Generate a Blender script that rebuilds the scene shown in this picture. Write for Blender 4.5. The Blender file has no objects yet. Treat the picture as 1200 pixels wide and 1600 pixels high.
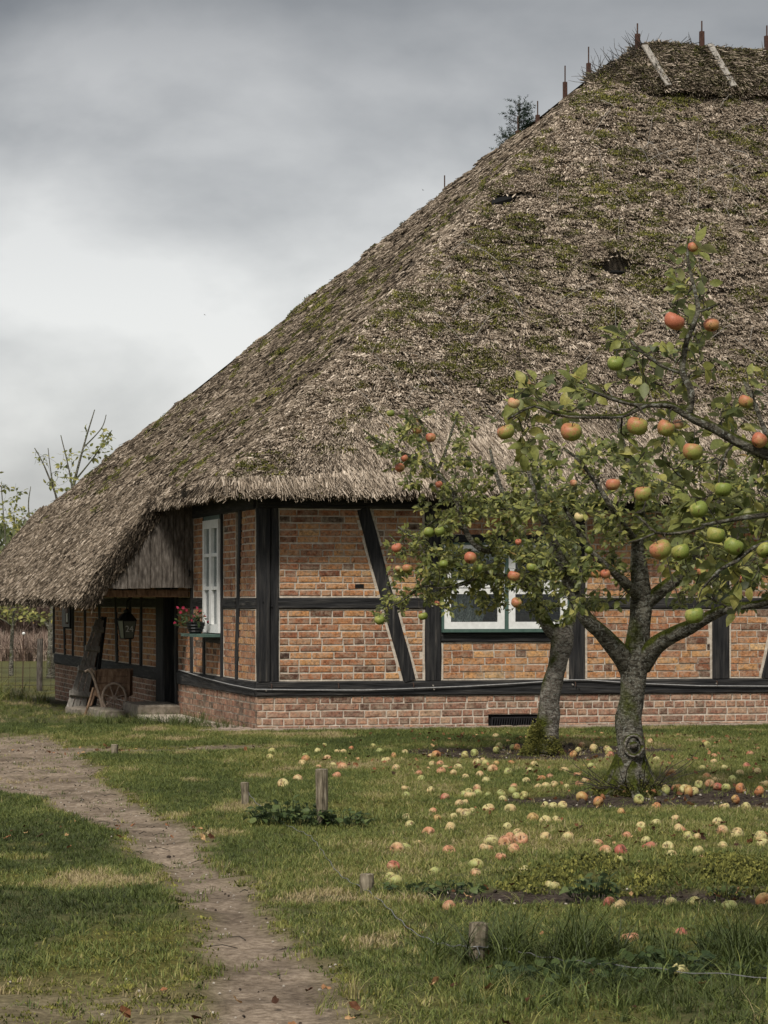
import bpy, math, random
import numpy as np
from mathutils import Vector, Matrix, Euler

random.seed(7)
RNG = np.random.default_rng(11)
PI = math.pi
scene = bpy.context.scene
COL = scene.collection

# ------------------------------------------------------------------ camera
EYE = 1.42
FPX = 4576.0
cam_data = bpy.data.cameras.new('camera')
cam = bpy.data.objects.new('camera', cam_data)
COL.objects.link(cam)
cam.location = (0, 0, EYE)
cam.rotation_euler = (PI / 2, 0, 0)
cam_data.sensor_fit = 'VERTICAL'
cam_data.sensor_height = 36
cam_data.lens = 36 * FPX / 1600
cam_data.shift_y = 137 / 1600
cam_data.clip_start = 0.1
cam_data.clip_end = 3000
scene.camera = cam

# ------------------------------------------------------------------ sky, sun, exposure
SUN_EL, SUN_AZ = 50, 200         # azimuth clockwise from +Y: behind the camera, a little to the left
world = bpy.data.worlds.new('World')
scene.world = world
world.use_nodes = True
wn, wl = world.node_tree.nodes, world.node_tree.links
wn.clear()
w_out = wn.new('ShaderNodeOutputWorld')
w_mix = wn.new('ShaderNodeMixShader'); w_mix.inputs[0].default_value = 0.9
sky = wn.new('ShaderNodeTexSky'); sky.sky_type = 'NISHITA'; sky.sun_disc = False
sky.sun_elevation = math.radians(SUN_EL); sky.sun_rotation = math.radians(SUN_AZ)
w_b1 = wn.new('ShaderNodeBackground'); w_b1.inputs[1].default_value = 0.05
w_b2 = wn.new('ShaderNodeBackground'); w_b2.inputs[1].default_value = 0.52
wl.new(sky.outputs[0], w_b1.inputs[0])
w_tc = wn.new('ShaderNodeTexCoord')
w_map = wn.new('ShaderNodeMapping'); w_map.inputs['Scale'].default_value = (1, 1, 1.7)
w_map.inputs['Location'].default_value = (0.35, 0.2, 0.13)
wl.new(w_tc.outputs['Generated'], w_map.inputs[0])
w_n1 = wn.new('ShaderNodeTexNoise'); w_n1.inputs['Scale'].default_value = 8.5
w_n1.inputs['Detail'].default_value = 7; w_n1.inputs['Roughness'].default_value = 0.5
w_n1.inputs['Distortion'].default_value = 0.15
wl.new(w_map.outputs[0], w_n1.inputs['Vector'])
w_sep = wn.new('ShaderNodeSeparateXYZ'); wl.new(w_tc.outputs['Generated'], w_sep.inputs[0])
w_r1 = wn.new('ShaderNodeValToRGB')               # brightness of the overcast by height
e = w_r1.color_ramp.elements
e[0].position = 0.0; e[0].color = (0.53, 0.528, 0.52, 1)
e[1].position = 1.0; e[1].color = (0.43, 0.425, 0.415, 1)
for p, c in ((0.05, (0.51, 0.508, 0.50)), (0.10, (0.49, 0.488, 0.482)), (0.145, (0.42, 0.418, 0.413)), (0.20, (0.215, 0.215, 0.215)), (0.27, (0.26, 0.26, 0.258)), (0.45, (0.41, 0.406, 0.398))):
    k = e.new(p); k.color = (*c, 1)
wl.new(w_sep.outputs[2], w_r1.inputs[0])
w_r2 = wn.new('ShaderNodeValToRGB')
e = w_r2.color_ramp.elements
e[0].position = 0.36; e[0].color = (0.66, 0.665, 0.675, 1)
e[1].position = 0.64; e[1].color = (1.24, 1.235, 1.225, 1)
wl.new(w_n1.outputs[0], w_r2.inputs[0])
w_mul = wn.new('ShaderNodeMix'); w_mul.data_type = 'RGBA'; w_mul.blend_type = 'MULTIPLY'
w_mul.inputs[0].default_value = 1.0
wl.new(w_r1.outputs[0], w_mul.inputs[6]); wl.new(w_r2.outputs[0], w_mul.inputs[7])
wl.new(w_mul.outputs[2], w_b2.inputs[0])
wl.new(w_b1.outputs[0], w_mix.inputs[1]); wl.new(w_b2.outputs[0], w_mix.inputs[2])
wl.new(w_mix.outputs[0], w_out.inputs[0])

sun_data = bpy.data.lights.new('sun', 'SUN')
sun_data.energy = 1.5
sun_data.angle = math.radians(10)
sun_data.color = (1.0, 0.945, 0.86)
sun = bpy.data.objects.new('sun', sun_data); COL.objects.link(sun)
az, el = math.radians(SUN_AZ), math.radians(SUN_EL)
sd = Vector((math.sin(az) * math.cos(el), math.cos(az) * math.cos(el), math.sin(el)))
sun.rotation_euler = sd.to_track_quat('Z', 'Y').to_euler()

scene.view_settings.view_transform = 'Standard'
scene.view_settings.look = 'None'
scene.view_settings.gamma = 1
scene.view_settings.exposure = 1.42
scene.view_settings.use_curve_mapping = False

# ------------------------------------------------------------------ noise (numpy)
def _h(ix, iy, iz):
    n = (ix * 374761393 + iy * 668265263 + iz * 1274126177) & 0xFFFFFFFF
    n = ((n ^ (n >> 13)) * 1274126177) & 0xFFFFFFFF
    return ((n ^ (n >> 16)) & 0xFFFFFF) / float(0xFFFFFF)

def vnoise(x, y, z=0.0):
    x = np.asarray(x, float); y = np.asarray(y, float) + 0 * x; z = np.asarray(z, float) + 0 * x
    x0 = np.floor(x).astype(np.int64); y0 = np.floor(y).astype(np.int64); z0 = np.floor(z).astype(np.int64)
    fx, fy, fz = x - x0, y - y0, z - z0
    fx, fy, fz = [f * f * (3 - 2 * f) for f in (fx, fy, fz)]
    r = 0
    for dx in (0, 1):
        for dy in (0, 1):
            for dz in (0, 1):
                w = (fx if dx else 1 - fx) * (fy if dy else 1 - fy) * (fz if dz else 1 - fz)
                r = r + w * _h(x0 + dx, y0 + dy, z0 + dz)
    return r

def fbm(x, y, z=0.0, o=4):
    r, a, s = 0, 0.5, 1.0
    for k in range(o):
        r = r + a * vnoise(np.asarray(x) * s + 17.3 * k, np.asarray(y) * s - 9.1 * k, np.asarray(z) * s + 3.7 * k)
        a *= 0.5; s *= 2.03
    return r / (1 - 0.5 ** o)

def sstep(a, b, x):
    t = np.clip((np.asarray(x, float) - a) / (b - a), 0, 1)
    return t * t * (3 - 2 * t)

# ------------------------------------------------------------------ materials
class NT:
    def __init__(s, name):
        s.m = bpy.data.materials.new(name); s.m.use_nodes = True
        s.n, s.l = s.m.node_tree.nodes, s.m.node_tree.links
        s.b = s.n['Principled BSDF']
        s.out = s.n['Material Output']
    def new(s, t, **kw):
        n = s.n.new(t)
        for k, v in kw.items():
            setattr(n, k, v)
        return n
    def noise(s, scale, detail=4, rough=0.55, vec=None, dist=0.0):
        n = s.new('ShaderNodeTexNoise')
        n.inputs['Scale'].default_value = scale; n.inputs['Detail'].default_value = detail
        n.inputs['Roughness'].default_value = rough; n.inputs['Distortion'].default_value = dist
        if vec: s.l.new(vec, n.inputs['Vector'])
        return n.outputs[0]
    def ramp(s, fac, stops, interp='LINEAR'):
        r = s.new('ShaderNodeValToRGB'); r.color_ramp.interpolation = interp
        e = r.color_ramp.elements
        e[0].position, e[1].position = stops[0][0], stops[-1][0]
        e[0].color = (*stops[0][1], 1); e[1].color = (*stops[-1][1], 1)
        for p, c in stops[1:-1]:
            k = e.new(p); k.color = (*c, 1)
        s.l.new(fac, r.inputs[0]); return r.outputs[0]
    def mix(s, fac, a, b, mode='MIX'):
        m = s.new('ShaderNodeMix'); m.data_type = 'RGBA'; m.blend_type = mode
        for sock, v in ((0, fac), (6, a), (7, b)):
            if isinstance(v, (int, float)): m.inputs[sock].default_value = v
            elif isinstance(v, tuple): m.inputs[sock].default_value = (*v, 1)
            else: s.l.new(v, m.inputs[sock])
        return m.outputs[2]
    def math(s, op, a, b=0.0, c=None, clamp=False):
        m = s.new('ShaderNodeMath'); m.operation = op; m.use_clamp = clamp
        for k, v in enumerate((a, b) if c is None else (a, b, c)):
            if isinstance(v, (int, float)): m.inputs[k].default_value = v
            else: s.l.new(v, m.inputs[k])
        return m.outputs[0]
    def pos(s): return s.new('ShaderNodeNewGeometry').outputs['Position']
    def obj(s): return s.new('ShaderNodeTexCoord').outputs['Object']
    def scaled(s, vec, sc):
        m = s.new('ShaderNodeMapping'); m.inputs['Scale'].default_value = sc
        s.l.new(vec, m.inputs[0]); return m.outputs[0]
    def attr(s, name, kind):
        a = s.new('ShaderNodeAttribute'); a.attribute_name = name; a.attribute_type = kind
        return a.outputs['Fac']
    def tint(s, name='tint'):
        return s.math('ADD', s.attr(name, 'INSTANCER'), s.attr(name, 'GEOMETRY'))
    def done(s, col, rough=0.85, bump=None, bstr=0.4, bdist=0.01, spec=0.3):
        s.l.new(col, s.b.inputs['Base Color']) if not isinstance(col, tuple) else setattr(s.b.inputs['Base Color'], 'default_value', (*col, 1))
        s.b.inputs['Roughness'].default_value = rough
        s.b.inputs['Specular IOR Level'].default_value = spec
        if bump is not None:
            b = s.new('ShaderNodeBump'); b.inputs['Strength'].default_value = bstr; b.inputs['Distance'].default_value = bdist
            s.l.new(bump, b.inputs['Height']); s.l.new(b.outputs[0], s.b.inputs['Normal'])
        return s.m

def mat_noise(name, stops, scale, rough=0.85, bstr=0.4, bdist=0.01, stretch=None, detail=6, spec=0.3, use_obj=False):
    t = NT(name); v = t.obj() if use_obj else t.pos()
    if stretch: v = t.scaled(v, stretch)
    f = t.noise(scale, detail, 0.6, v)
    return t.done(t.ramp(f, stops), rough, f, bstr, bdist, spec)

def mat_brick(name, stops, grime):
    t = NT(name); p = t.pos()
    base = t.ramp(t.tint(), stops)
    f = t.noise(38, 5, 0.65, p)
    g = t.noise(9, 4, 0.6, p)
    c = t.mix(1.0, base, t.ramp(f, [(0.32, (0.30, 0.27, 0.26)), (0.48, (0.90, 0.90, 0.90)), (0.68, (1.4, 1.35, 1.25))]), 'MULTIPLY')
    s = t.ramp(g, [(0.5, (0, 0, 0)), (0.72, (1, 1, 1))])
    c = t.mix(t.math('MULTIPLY', s, grime), c, (0.07, 0.075, 0.045))
    du = t.noise(14, 6, 0.75, p)
    c = t.mix(t.ramp(du, [(0.44, (0, 0, 0)), (0.64, (0.6, 0.6, 0.6))]), c, (0.40, 0.32, 0.24))
    return t.done(c, 0.9, f, 0.7, 0.012, 0.15)

BR = [(0.0, (0.06, 0.036, 0.028)), (0.10, (0.12, 0.056, 0.036)), (0.24, (0.21, 0.085, 0.048)), (0.45, (0.35, 0.155, 0.078)),
      (0.68, (0.46, 0.235, 0.10)), (0.88, (0.54, 0.32, 0.145)), (1.0, (0.58, 0.40, 0.21))]
BP = [(0.0, (0.07, 0.045, 0.035)), (0.2, (0.15, 0.080, 0.058)), (0.5, (0.28, 0.145, 0.100)), (0.8, (0.37, 0.22, 0.145)), (1.0, (0.42, 0.30, 0.20))]
M = {}
M['brick'] = mat_brick('panel brick', BR, 0.35)
M['plinth'] = mat_brick('plinth brick', BP, 0.6)
M['mortar'] = mat_noise('lime mortar', [(0.3, (0.30, 0.255, 0.20)), (0.5, (0.46, 0.40, 0.33)), (0.7, (0.58, 0.52, 0.44))], 22, 0.95, 0.6, 0.01)
M['timber'] = mat_noise('black tarred timber', [(0.3, (0.004, 0.004, 0.005)), (0.48, (0.016, 0.016, 0.017)), (0.62, (0.034, 0.032, 0.030)), (0.74, (0.10, 0.09, 0.08))], 20, 0.75, 1.0, 0.02, (1.6, 1.6, 0.12), 8, 0.25)
M['timberh'] = mat_noise('black tarred rail', [(0.3, (0.004, 0.004, 0.005)), (0.48, (0.017, 0.017, 0.018)), (0.62, (0.036, 0.034, 0.032)), (0.74, (0.10, 0.09, 0.08))], 20, 0.75, 1.0, 0.02, (0.12, 0.12, 1.6), 8, 0.25)
M['board'] = mat_noise('weathered grey board', [(0.3, (0.026, 0.021, 0.017)), (0.5, (0.085, 0.072, 0.060)), (0.68, (0.17, 0.15, 0.13))], 16, 0.9, 0.9, 0.015, (2.2, 2.2, 0.5), 9)
M['oldwood'] = mat_noise('old brown wood', [(0.25, (0.06, 0.036, 0.024)), (0.5, (0.19, 0.115, 0.072)), (0.78, (0.34, 0.235, 0.16))], 18, 0.85, 0.6, 0.008, (2, 2, 0.5), 7)
M['greywood'] = mat_noise('silvered wood', [(0.25, (0.14, 0.125, 0.11)), (0.5, (0.27, 0.25, 0.22)), (0.78, (0.42, 0.39, 0.35))], 16, 0.9, 0.7, 0.008, (2, 2, 0.4), 7)
M['post'] = mat_noise('bleached stake wood', [(0.32, (0.035, 0.028, 0.018)), (0.5, (0.15, 0.125, 0.085)), (0.70, (0.32, 0.275, 0.205))], 30, 0.9, 0.8, 0.008, (2, 2, 0.3), 7)
M['white'] = mat_noise('white window paint', [(0.3, (0.62, 0.62, 0.60)), (0.7, (0.78, 0.78, 0.76))], 18, 0.5, 0.1, 0.003)
M['green'] = mat_noise('green window paint', [(0.3, (0.045, 0.085, 0.07)), (0.7, (0.08, 0.13, 0.11))], 14, 0.5, 0.2, 0.003)
M['dgreen'] = mat_noise('dark green door paint', [(0.3, (0.010, 0.020, 0.018)), (0.7, (0.02, 0.036, 0.032))], 9, 0.5, 0.2, 0.003)
M['stone'] = mat_noise('worn step stone', [(0.25, (0.08, 0.07, 0.055)), (0.5, (0.20, 0.17, 0.135)), (0.8, (0.32, 0.28, 0.23))], 12, 0.95, 0.9, 0.02)
M['paving'] = mat_noise('pale paving brick', [(0.25, (0.13, 0.10, 0.08)), (0.5, (0.30, 0.235, 0.19)), (0.8, (0.42, 0.35, 0.29))], 16, 0.95, 0.7, 0.012)
M['iron'] = mat_noise('rusty iron', [(0.3, (0.03, 0.02, 0.016)), (0.7, (0.09, 0.045, 0.03))], 40, 0.7, 0.4, 0.003)
M['black'] = mat_noise('black metal', [(0.3, (0.008, 0.008, 0.009)), (0.7, (0.02, 0.02, 0.022))], 30, 0.45, 0.2, 0.002)
M['brownclad'] = mat_noise('brown ridge post', [(0.3, (0.035, 0.018, 0.014)), (0.7, (0.085, 0.04, 0.028))], 30, 0.8, 0.3, 0.004)
M['void'] = NT('dark interior').done((0.004, 0.004, 0.004), 0.9)
M['wire'] = mat_noise('galvanised wire', [(0.3, (0.07, 0.07, 0.07)), (0.7, (0.19, 0.19, 0.19))], 60, 0.5, 0.2, 0.001)
M['cable'] = mat_noise('grey cable', [(0.3, (0.20, 0.20, 0.20)), (0.7, (0.34, 0.34, 0.34))], 30, 0.6, 0.1, 0.001)
def mat_curtain():
    t = NT('white lace curtain'); f = t.noise(70, 3, 0.6, t.scaled(t.pos(), (1, 1, 0.5)))
    c = t.ramp(f, [(0.35, (0.50, 0.50, 0.48)), (0.65, (0.80, 0.80, 0.78))]); t.done(c, 0.9)
    d = t.new('ShaderNodeBsdfTransparent'); mx = t.new('ShaderNodeMixShader')
    t.l.new(t.ramp(f, [(0.40, (0.5, 0.5, 0.5)), (0.6, (0.08, 0.08, 0.08))]), mx.inputs[0])
    t.l.new(t.b.outputs[0], mx.inputs[1]); t.l.new(d.outputs[0], mx.inputs[2]); t.l.new(mx.outputs[0], t.out.inputs[0])
    return t.m
M['curtain'] = mat_curtain()
M['soilclod'] = mat_noise('dark clod', [(0.3, (0.018, 0.013, 0.01)), (0.7, (0.06, 0.045, 0.034))], 40, 0.95, 0.6, 0.01)
M['pebble'] = mat_noise('pale grit', [(0.3, (0.20, 0.17, 0.14)), (0.7, (0.48, 0.44, 0.38))], 25, 0.9, 0.4, 0.005)
M['label'] = NT('lantern number white').done((0.7, 0.7, 0.66), 0.6)

def mat_glass():
    t = NT('window glass')
    g = t.new('ShaderNodeBsdfGlossy'); g.inputs['Roughness'].default_value = 0.03; g.inputs['Color'].default_value = (0.85, 0.88, 0.9, 1)
    tr = t.new('ShaderNodeBsdfTransparent'); tr.inputs[0].default_value = (0.82, 0.86, 0.84, 1)
    f = t.new('ShaderNodeFresnel'); f.inputs['IOR'].default_value = 1.38
    mx = t.new('ShaderNodeMixShader')
    t.l.new(f.outputs[0], mx.inputs[0])
    t.l.new(tr.outputs[0], mx.inputs[1]); t.l.new(g.outputs[0], mx.inputs[2]); t.l.new(mx.outputs[0], t.out.inputs[0])
    return t.m
M['glass'] = mat_glass()

def mat_straw():
    t = NT('reed thatch')
    c = t.ramp(t.tint(), [(0.0, (0.018, 0.014, 0.010)), (0.25, (0.085, 0.066, 0.047)), (0.5, (0.24, 0.195, 0.148)),
                          (0.75, (0.42, 0.355, 0.285)), (1.0, (0.62, 0.54, 0.45))])
    f = t.noise(160, 2, 0.5, t.pos())
    c = t.mix(1.0, c, t.ramp(f, [(0.3, (0.62, 0.6, 0.58)), (0.7, (1.3, 1.28, 1.25))]), 'MULTIPLY')
    c = t.mix(t.tint('moss'), c, (0.075, 0.085, 0.022))
    return t.done(c, 0.85, None, spec=0.2)
M['straw'] = mat_straw()
M['thatchbase'] = mat_noise('matted thatch', [(0.3, (0.018, 0.014, 0.010)), (0.5, (0.05, 0.040, 0.029)), (0.75, (0.10, 0.08, 0.06))], 20, 0.95, 1.0, 0.04)

def mat_moss(name, stops):
    t = NT(name)
    return t.done(t.ramp(t.tint(), stops), 0.95, None, spec=0.1)
M['moss'] = mat_moss('roof moss', [(0, (0.040, 0.046, 0.018)), (0.45, (0.145, 0.148, 0.040)), (1, (0.34, 0.32, 0.09))])

def mat_leafy(name, stops, trans=0.3, rough=0.5, spec=0.4, under=None):
    t = NT(name)
    c = t.ramp(t.tint(), stops)
    f = t.noise(90, 2, 0.5, t.pos())
    c = t.mix(1.0, c, t.ramp(f, [(0.3, (0.75, 0.75, 0.75)), (0.7, (1.2, 1.2, 1.2))]), 'MULTIPLY')
    if under:
        bf = t.new('ShaderNodeNewGeometry').outputs['Backfacing']
        c = t.mix(bf, c, t.mix(0.55, c, under))
    t.done(c, rough, None, spec=spec)
    d = t.new('ShaderNodeBsdfTranslucent'); t.l.new(c, d.inputs[0])
    mx = t.new('ShaderNodeMixShader'); mx.inputs[0].default_value = trans
    t.l.new(t.b.outputs[0], mx.inputs[1]); t.l.new(d.outputs[0], mx.inputs[2]); t.l.new(mx.outputs[0], t.out.inputs[0])
    return t.m
M['leaf'] = mat_leafy('apple leaf', [(0, (0.032, 0.046, 0.018)), (0.35, (0.13, 0.155, 0.046)), (0.7, (0.27, 0.28, 0.078)), (0.93, (0.40, 0.37, 0.11)), (1, (0.33, 0.21, 0.08))],
                       0.42, 0.48, 0.32, (0.24, 0.26, 0.15))
M['grass'] = mat_leafy('grass blade', [(0, (0.030, 0.040, 0.012)), (0.35, (0.078, 0.104, 0.026)), (0.62, (0.155, 0.182, 0.044)), (0.85, (0.29, 0.265, 0.085)), (1, (0.38, 0.30, 0.17))], 0.25, 0.6, 0.3)
M['weed'] = mat_leafy('weed leaf', [(0, (0.018, 0.034, 0.012)), (0.5, (0.062, 0.092, 0.026)), (1, (0.15, 0.18, 0.06))], 0.25, 0.55, 0.25, (0.10, 0.14, 0.08))
M['deadleaf'] = mat_leafy('fallen leaf', [(0, (0.03, 0.014, 0.009)), (0.4, (0.11, 0.045, 0.02)), (0.75, (0.25, 0.11, 0.05)), (1, (0.42, 0.27, 0.13))], 0.1, 0.75, 0.2)
M['dryreed'] = mat_leafy('dry field growth', [(0, (0.07, 0.052, 0.045)), (0.45, (0.20, 0.14, 0.11)), (0.8, (0.36, 0.27, 0.21)), (1, (0.42, 0.35, 0.27))], 0.15, 0.8, 0.1)
M['needle'] = mat_leafy('spruce needle', [(0, (0.010, 0.020, 0.014)), (1, (0.03, 0.055, 0.032))], 0.1, 0.7, 0.2)
M['petal'] = mat_leafy('red petal', [(0, (0.22, 0.012, 0.03)), (1, (0.55, 0.05, 0.13))], 0.2, 0.6, 0.3)

def mat_bark(name, dark, mid, light, mossamt, lichen):
    t = NT(name); p = t.pos()
    f = t.noise(20, 9, 0.75, t.scaled(p, (0.9, 0.9, 1.9)), 0.8)
    g = t.noise(5, 4, 0.6, p)
    h = t.noise(60, 3, 0.6, p)
    c = t.ramp(f, [(0.36, dark), (0.49, mid), (0.60, light)])
    c = t.mix(t.ramp(h, [(0.56, (0, 0, 0)), (0.62, (lichen,) * 3)]), c, (0.36, 0.37, 0.32))
    geo = t.new('ShaderNodeNewGeometry')
    sp = t.new('ShaderNodeSeparateXYZ'); t.l.new(geo.outputs['Normal'], sp.inputs[0])
    up = t.math('MULTIPLY_ADD', sp.outputs[2], 0.55, t.math('MULTIPLY_ADD', sp.outputs[0], -0.12, t.math('SUBTRACT', g, 0.55 - mossamt)))
    mk = t.ramp(up, [(0.04, (0, 0, 0)), (0.26, (1, 1, 1))])
    c = t.mix(mk, c, t.ramp(h, [(0.3, (0.03, 0.04, 0.008)), (0.7, (0.12, 0.135, 0.022))]))
    return t.done(c, 0.95, f, 1.0, 0.07, 0.1)
M['bark'] = mat_bark('apple bark', (0.022, 0.019, 0.014), (0.125, 0.113, 0.088), (0.32, 0.30, 0.24), 0.03, 0.9)
M['barkold'] = mat_bark('scaly old bark', (0.035, 0.028, 0.022), (0.19, 0.165, 0.135), (0.42, 0.385, 0.33), 0.0, 0.9)
M['twig'] = mat_noise('twig bark', [(0.3, (0.016, 0.012, 0.009)), (0.6, (0.05, 0.042, 0.032)), (0.8, (0.12, 0.11, 0.09))], 30, 0.85, 0.5, 0.004)
M['rootmoss'] = mat_moss('trunk moss', [(0, (0.02, 0.03, 0.008)), (0.5, (0.085, 0.10, 0.018)), (1, (0.19, 0.19, 0.035))])

def mat_apple(name, ground, blush, amt, pale=0.0):
    t = NT(name); o = t.obj()
    sp = t.new('ShaderNodeSeparateXYZ'); t.l.new(o, sp.inputs[0])
    n = t.noise(3.0, 3, 0.6, o)
    st = t.noise(9, 3, 0.6, t.scaled(o, (3, 3, 0.5)))
    f = t.math('ADD', t.math('MULTIPLY', sp.outputs[0], -0.55), t.math('ADD', t.math('MULTIPLY', sp.outputs[2], 0.35), t.math('ADD', n, t.math('MULTIPLY', st, 0.5))))
    k = t.ramp(f, [(0.85 - amt, (0, 0, 0)), (1.3 - amt, (1, 1, 1))])
    c = t.mix(k, ground, blush)
    wd = t.new('ShaderNodeObjectInfo').outputs['Random']
    cmb = t.new('ShaderNodeVectorMath'); cmb.operation = 'ADD'; t.l.new(o, cmb.inputs[0])
    cx = t.new('ShaderNodeCombineXYZ'); t.l.new(t.math('MULTIPLY', wd, 40.0), cx.inputs[0]); t.l.new(cx.outputs[0], cmb.inputs[1])
    sp2 = t.noise(3.2, 5, 0.7, cmb.outputs[0]); fine = t.noise(22, 3, 0.6, cmb.outputs[0])
    c = t.mix(1.0, c, t.ramp(fine, [(0.3, (0.72, 0.70, 0.62)), (0.6, (1.1, 1.1, 1.1))]), 'MULTIPLY')
    lo = 0.60 - 0.06 * pale
    c = t.mix(t.ramp(sp2, [(lo, (0, 0, 0)), (lo + 0.05, (0.85, 0.85, 0.85))]), c, (0.085, 0.042, 0.018))
    return t.done(c, 0.48, fine, 0.15, 0.01, 0.3)
AP = {'w': mat_apple('pale green apple skin', (0.33, 0.37, 0.14), (0.42, 0.38, 0.16), 0.1),
      'g': mat_apple('green apple skin', (0.16, 0.20, 0.04), (0.27, 0.26, 0.07), 0.0),
      'y': mat_apple('yellow apple skin', (0.50, 0.47, 0.22), (0.52, 0.40, 0.20), 0.1),
      'p': mat_apple('peach apple skin', (0.50, 0.40, 0.20), (0.48, 0.21, 0.12), 0.36),
      'o': mat_apple('orange apple skin', (0.44, 0.30, 0.11), (0.44, 0.17, 0.08), 0.34),
      'r': mat_apple('red apple skin', (0.40, 0.24, 0.10), (0.38, 0.125, 0.07), 0.48),
      'm': mat_apple('half red apple skin', (0.23, 0.24, 0.06), (0.38, 0.15, 0.08), 0.22)}

# ------------------------------------------------------------------ object helpers
def tag(o, label=None, cat=None, group=None, kind=None):
    if label: o['label'] = label
    if cat: o['category'] = cat
    if group: o['group'] = group
    if kind: o['kind'] = kind
    return o

def empty(name, loc=(0, 0, 0), rz=0.0):
    o = bpy.data.objects.new(name, None); COL.objects.link(o)
    o.location = loc; o.rotation_euler = (0, 0, rz); o.empty_display_size = 0.1
    return o

def link(name, me, parent=None, loc=None, rot=None, scale=None):
    o = bpy.data.objects.new(name, me); COL.objects.link(o)
    if parent: o.parent = parent
    if loc is not None: o.location = loc
    if rot is not None: o.rotation_euler = rot
    if scale is not None: o.scale = scale
    return o

class MB:
    def __init__(s): s.v, s.f, s.t = [], [], []
    def add(s, verts, faces, tint=0.0):
        b = len(s.v); s.v += [tuple(p) for p in verts]; s.f += [tuple(i + b for i in q) for q in faces]
        s.t += [tint] * len(verts); return s
    def box(s, x0, x1, y0, y1, z0, z1, tint=0.0, j=0.0):
        P = [(x, y, z) for z in (z0, z1) for y in (y0, y1) for x in (x0, x1)]
        if j: P = [(a + random.uniform(-j, j), b + random.uniform(-j, j), c + random.uniform(-j, j)) for a, b, c in P]
        return s.add(P, [(0, 2, 3, 1), (4, 5, 7, 6), (0, 1, 5, 4), (2, 6, 7, 3), (0, 4, 6, 2), (1, 3, 7, 5)], tint)
    def beam(s, p0, p1, w, d, side=None, j=0.0045, ch=0.12, seg=None):
        """hewn timber from p0 to p1; w across (direction side), d deep"""
        p0, p1 = Vector(p0), Vector(p1); ax = (p1 - p0).normalized()
        side = Vector(side) if side else ax.orthogonal()
        side = (side - ax * side.dot(ax)).normalized(); up = ax.cross(side)
        L = (p1 - p0).length; n = seg or max(2, int(L / 0.25))
        c = min(w, d) * ch
        prof = [(-w / 2 + c, -d / 2), (w / 2 - c, -d / 2), (w / 2, -d / 2 + c), (w / 2, d / 2 - c), (w / 2 - c, d / 2), (-w / 2 + c, d / 2), (-w / 2, d / 2 - c), (-w / 2, -d / 2 + c)]
        V = []
        for k in range(n + 1):
            o = p0.lerp(p1, k / n)
            for a, b in prof:
                V.append(o + side * (a + random.uniform(-j, j)) + up * (b + random.uniform(-j, j)))
        F = [(k * 8 + i, k * 8 + (i + 1) % 8, (k + 1) * 8 + (i + 1) % 8, (k + 1) * 8 + i) for k in range(n) for i in range(8)]
        F += [tuple(range(7, -1, -1)), tuple(n * 8 + i for i in range(8))]
        return s.add(V, F)
    def tube(s, pts, rad, n=6, rough=0.0, seed=0.0, cap=True):
        pts = [Vector(p) for p in pts]; N = len(pts)
        if not hasattr(rad, '__len__'): rad = [rad] * N
        V = []; ref = None
        for k in range(N):
            d = (pts[min(k + 1, N - 1)] - pts[max(k - 1, 0)])
            d = d.normalized() if d.length > 1e-9 else Vector((0, 0, 1))
            if ref is None: ref = d.orthogonal().normalized()
            ref = (ref - d * ref.dot(d)); ref = ref.normalized() if ref.length > 1e-6 else d.orthogonal().normalized()
            b = d.cross(ref)
            for i in range(n):
                a = 2 * PI * i / n; r = rad[k]
                if rough:
                    q = pts[k] + (ref * math.cos(a) + b * math.sin(a)) * r
                    r *= 1 + rough * (float(vnoise(q.x * 9 + seed, q.y * 9, q.z * 6)) - 0.5) * 2 + rough * 0.6 * (float(vnoise(q.x * 30 + seed, q.y * 30, q.z * 22)) - 0.5)
                V.append(pts[k] + (ref * math.cos(a) + b * math.sin(a)) * r)
        F = [(k * n + i, k * n + (i + 1) % n, (k + 1) * n + (i + 1) % n, (k + 1) * n + i) for k in range(N - 1) for i in range(n)]
        if cap: F += [tuple(range(n - 1, -1, -1)), tuple((N - 1) * n + i for i in range(n))]
        return s.add(V, F)
    def lathe(s, prof, n=12, ctr=(0, 0, 0)):
        V = [(ctr[0] + r * math.cos(2 * PI * i / n), ctr[1] + r * math.sin(2 * PI * i / n), ctr[2] + z) for r, z in prof for i in range(n)]
        F = [(k * n + i, k * n + (i + 1) % n, (k + 1) * n + (i + 1) % n, (k + 1) * n + i) for k in range(len(prof) - 1) for i in range(n)]
        F += [tuple(range(n - 1, -1, -1)), tuple((len(prof) - 1) * n + i for i in range(n))]
        return s.add(V, F)
    def mesh(s, name, mats, smooth=False, tint=False):
        me = bpy.data.meshes.new(name); me.from_pydata([tuple(p) for p in s.v], [], s.f)
        for m in (mats if isinstance(mats, list) else [mats]): me.materials.append(m)
        if smooth: me.polygons.foreach_set('use_smooth', [True] * len(me.polygons))
        if tint:
            a = me.attributes.new('tint', 'FLOAT', 'POINT'); a.data.foreach_set('value', s.t)
        me.update(); return me
    def build(s, name, m, parent=None, smooth=False, tint=False, **kw):
        return link(name, s.mesh(name, m, smooth, tint), parent, **kw)

# ------------------------------------------------------------------ scattering with geometry nodes
def variants(name, meshes):
    c = bpy.data.collections.new(name)
    for k, me in enumerate(meshes):
        o = bpy.data.objects.new('%s_%02d' % (name, k), me); c.objects.link(o)
    return c

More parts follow.
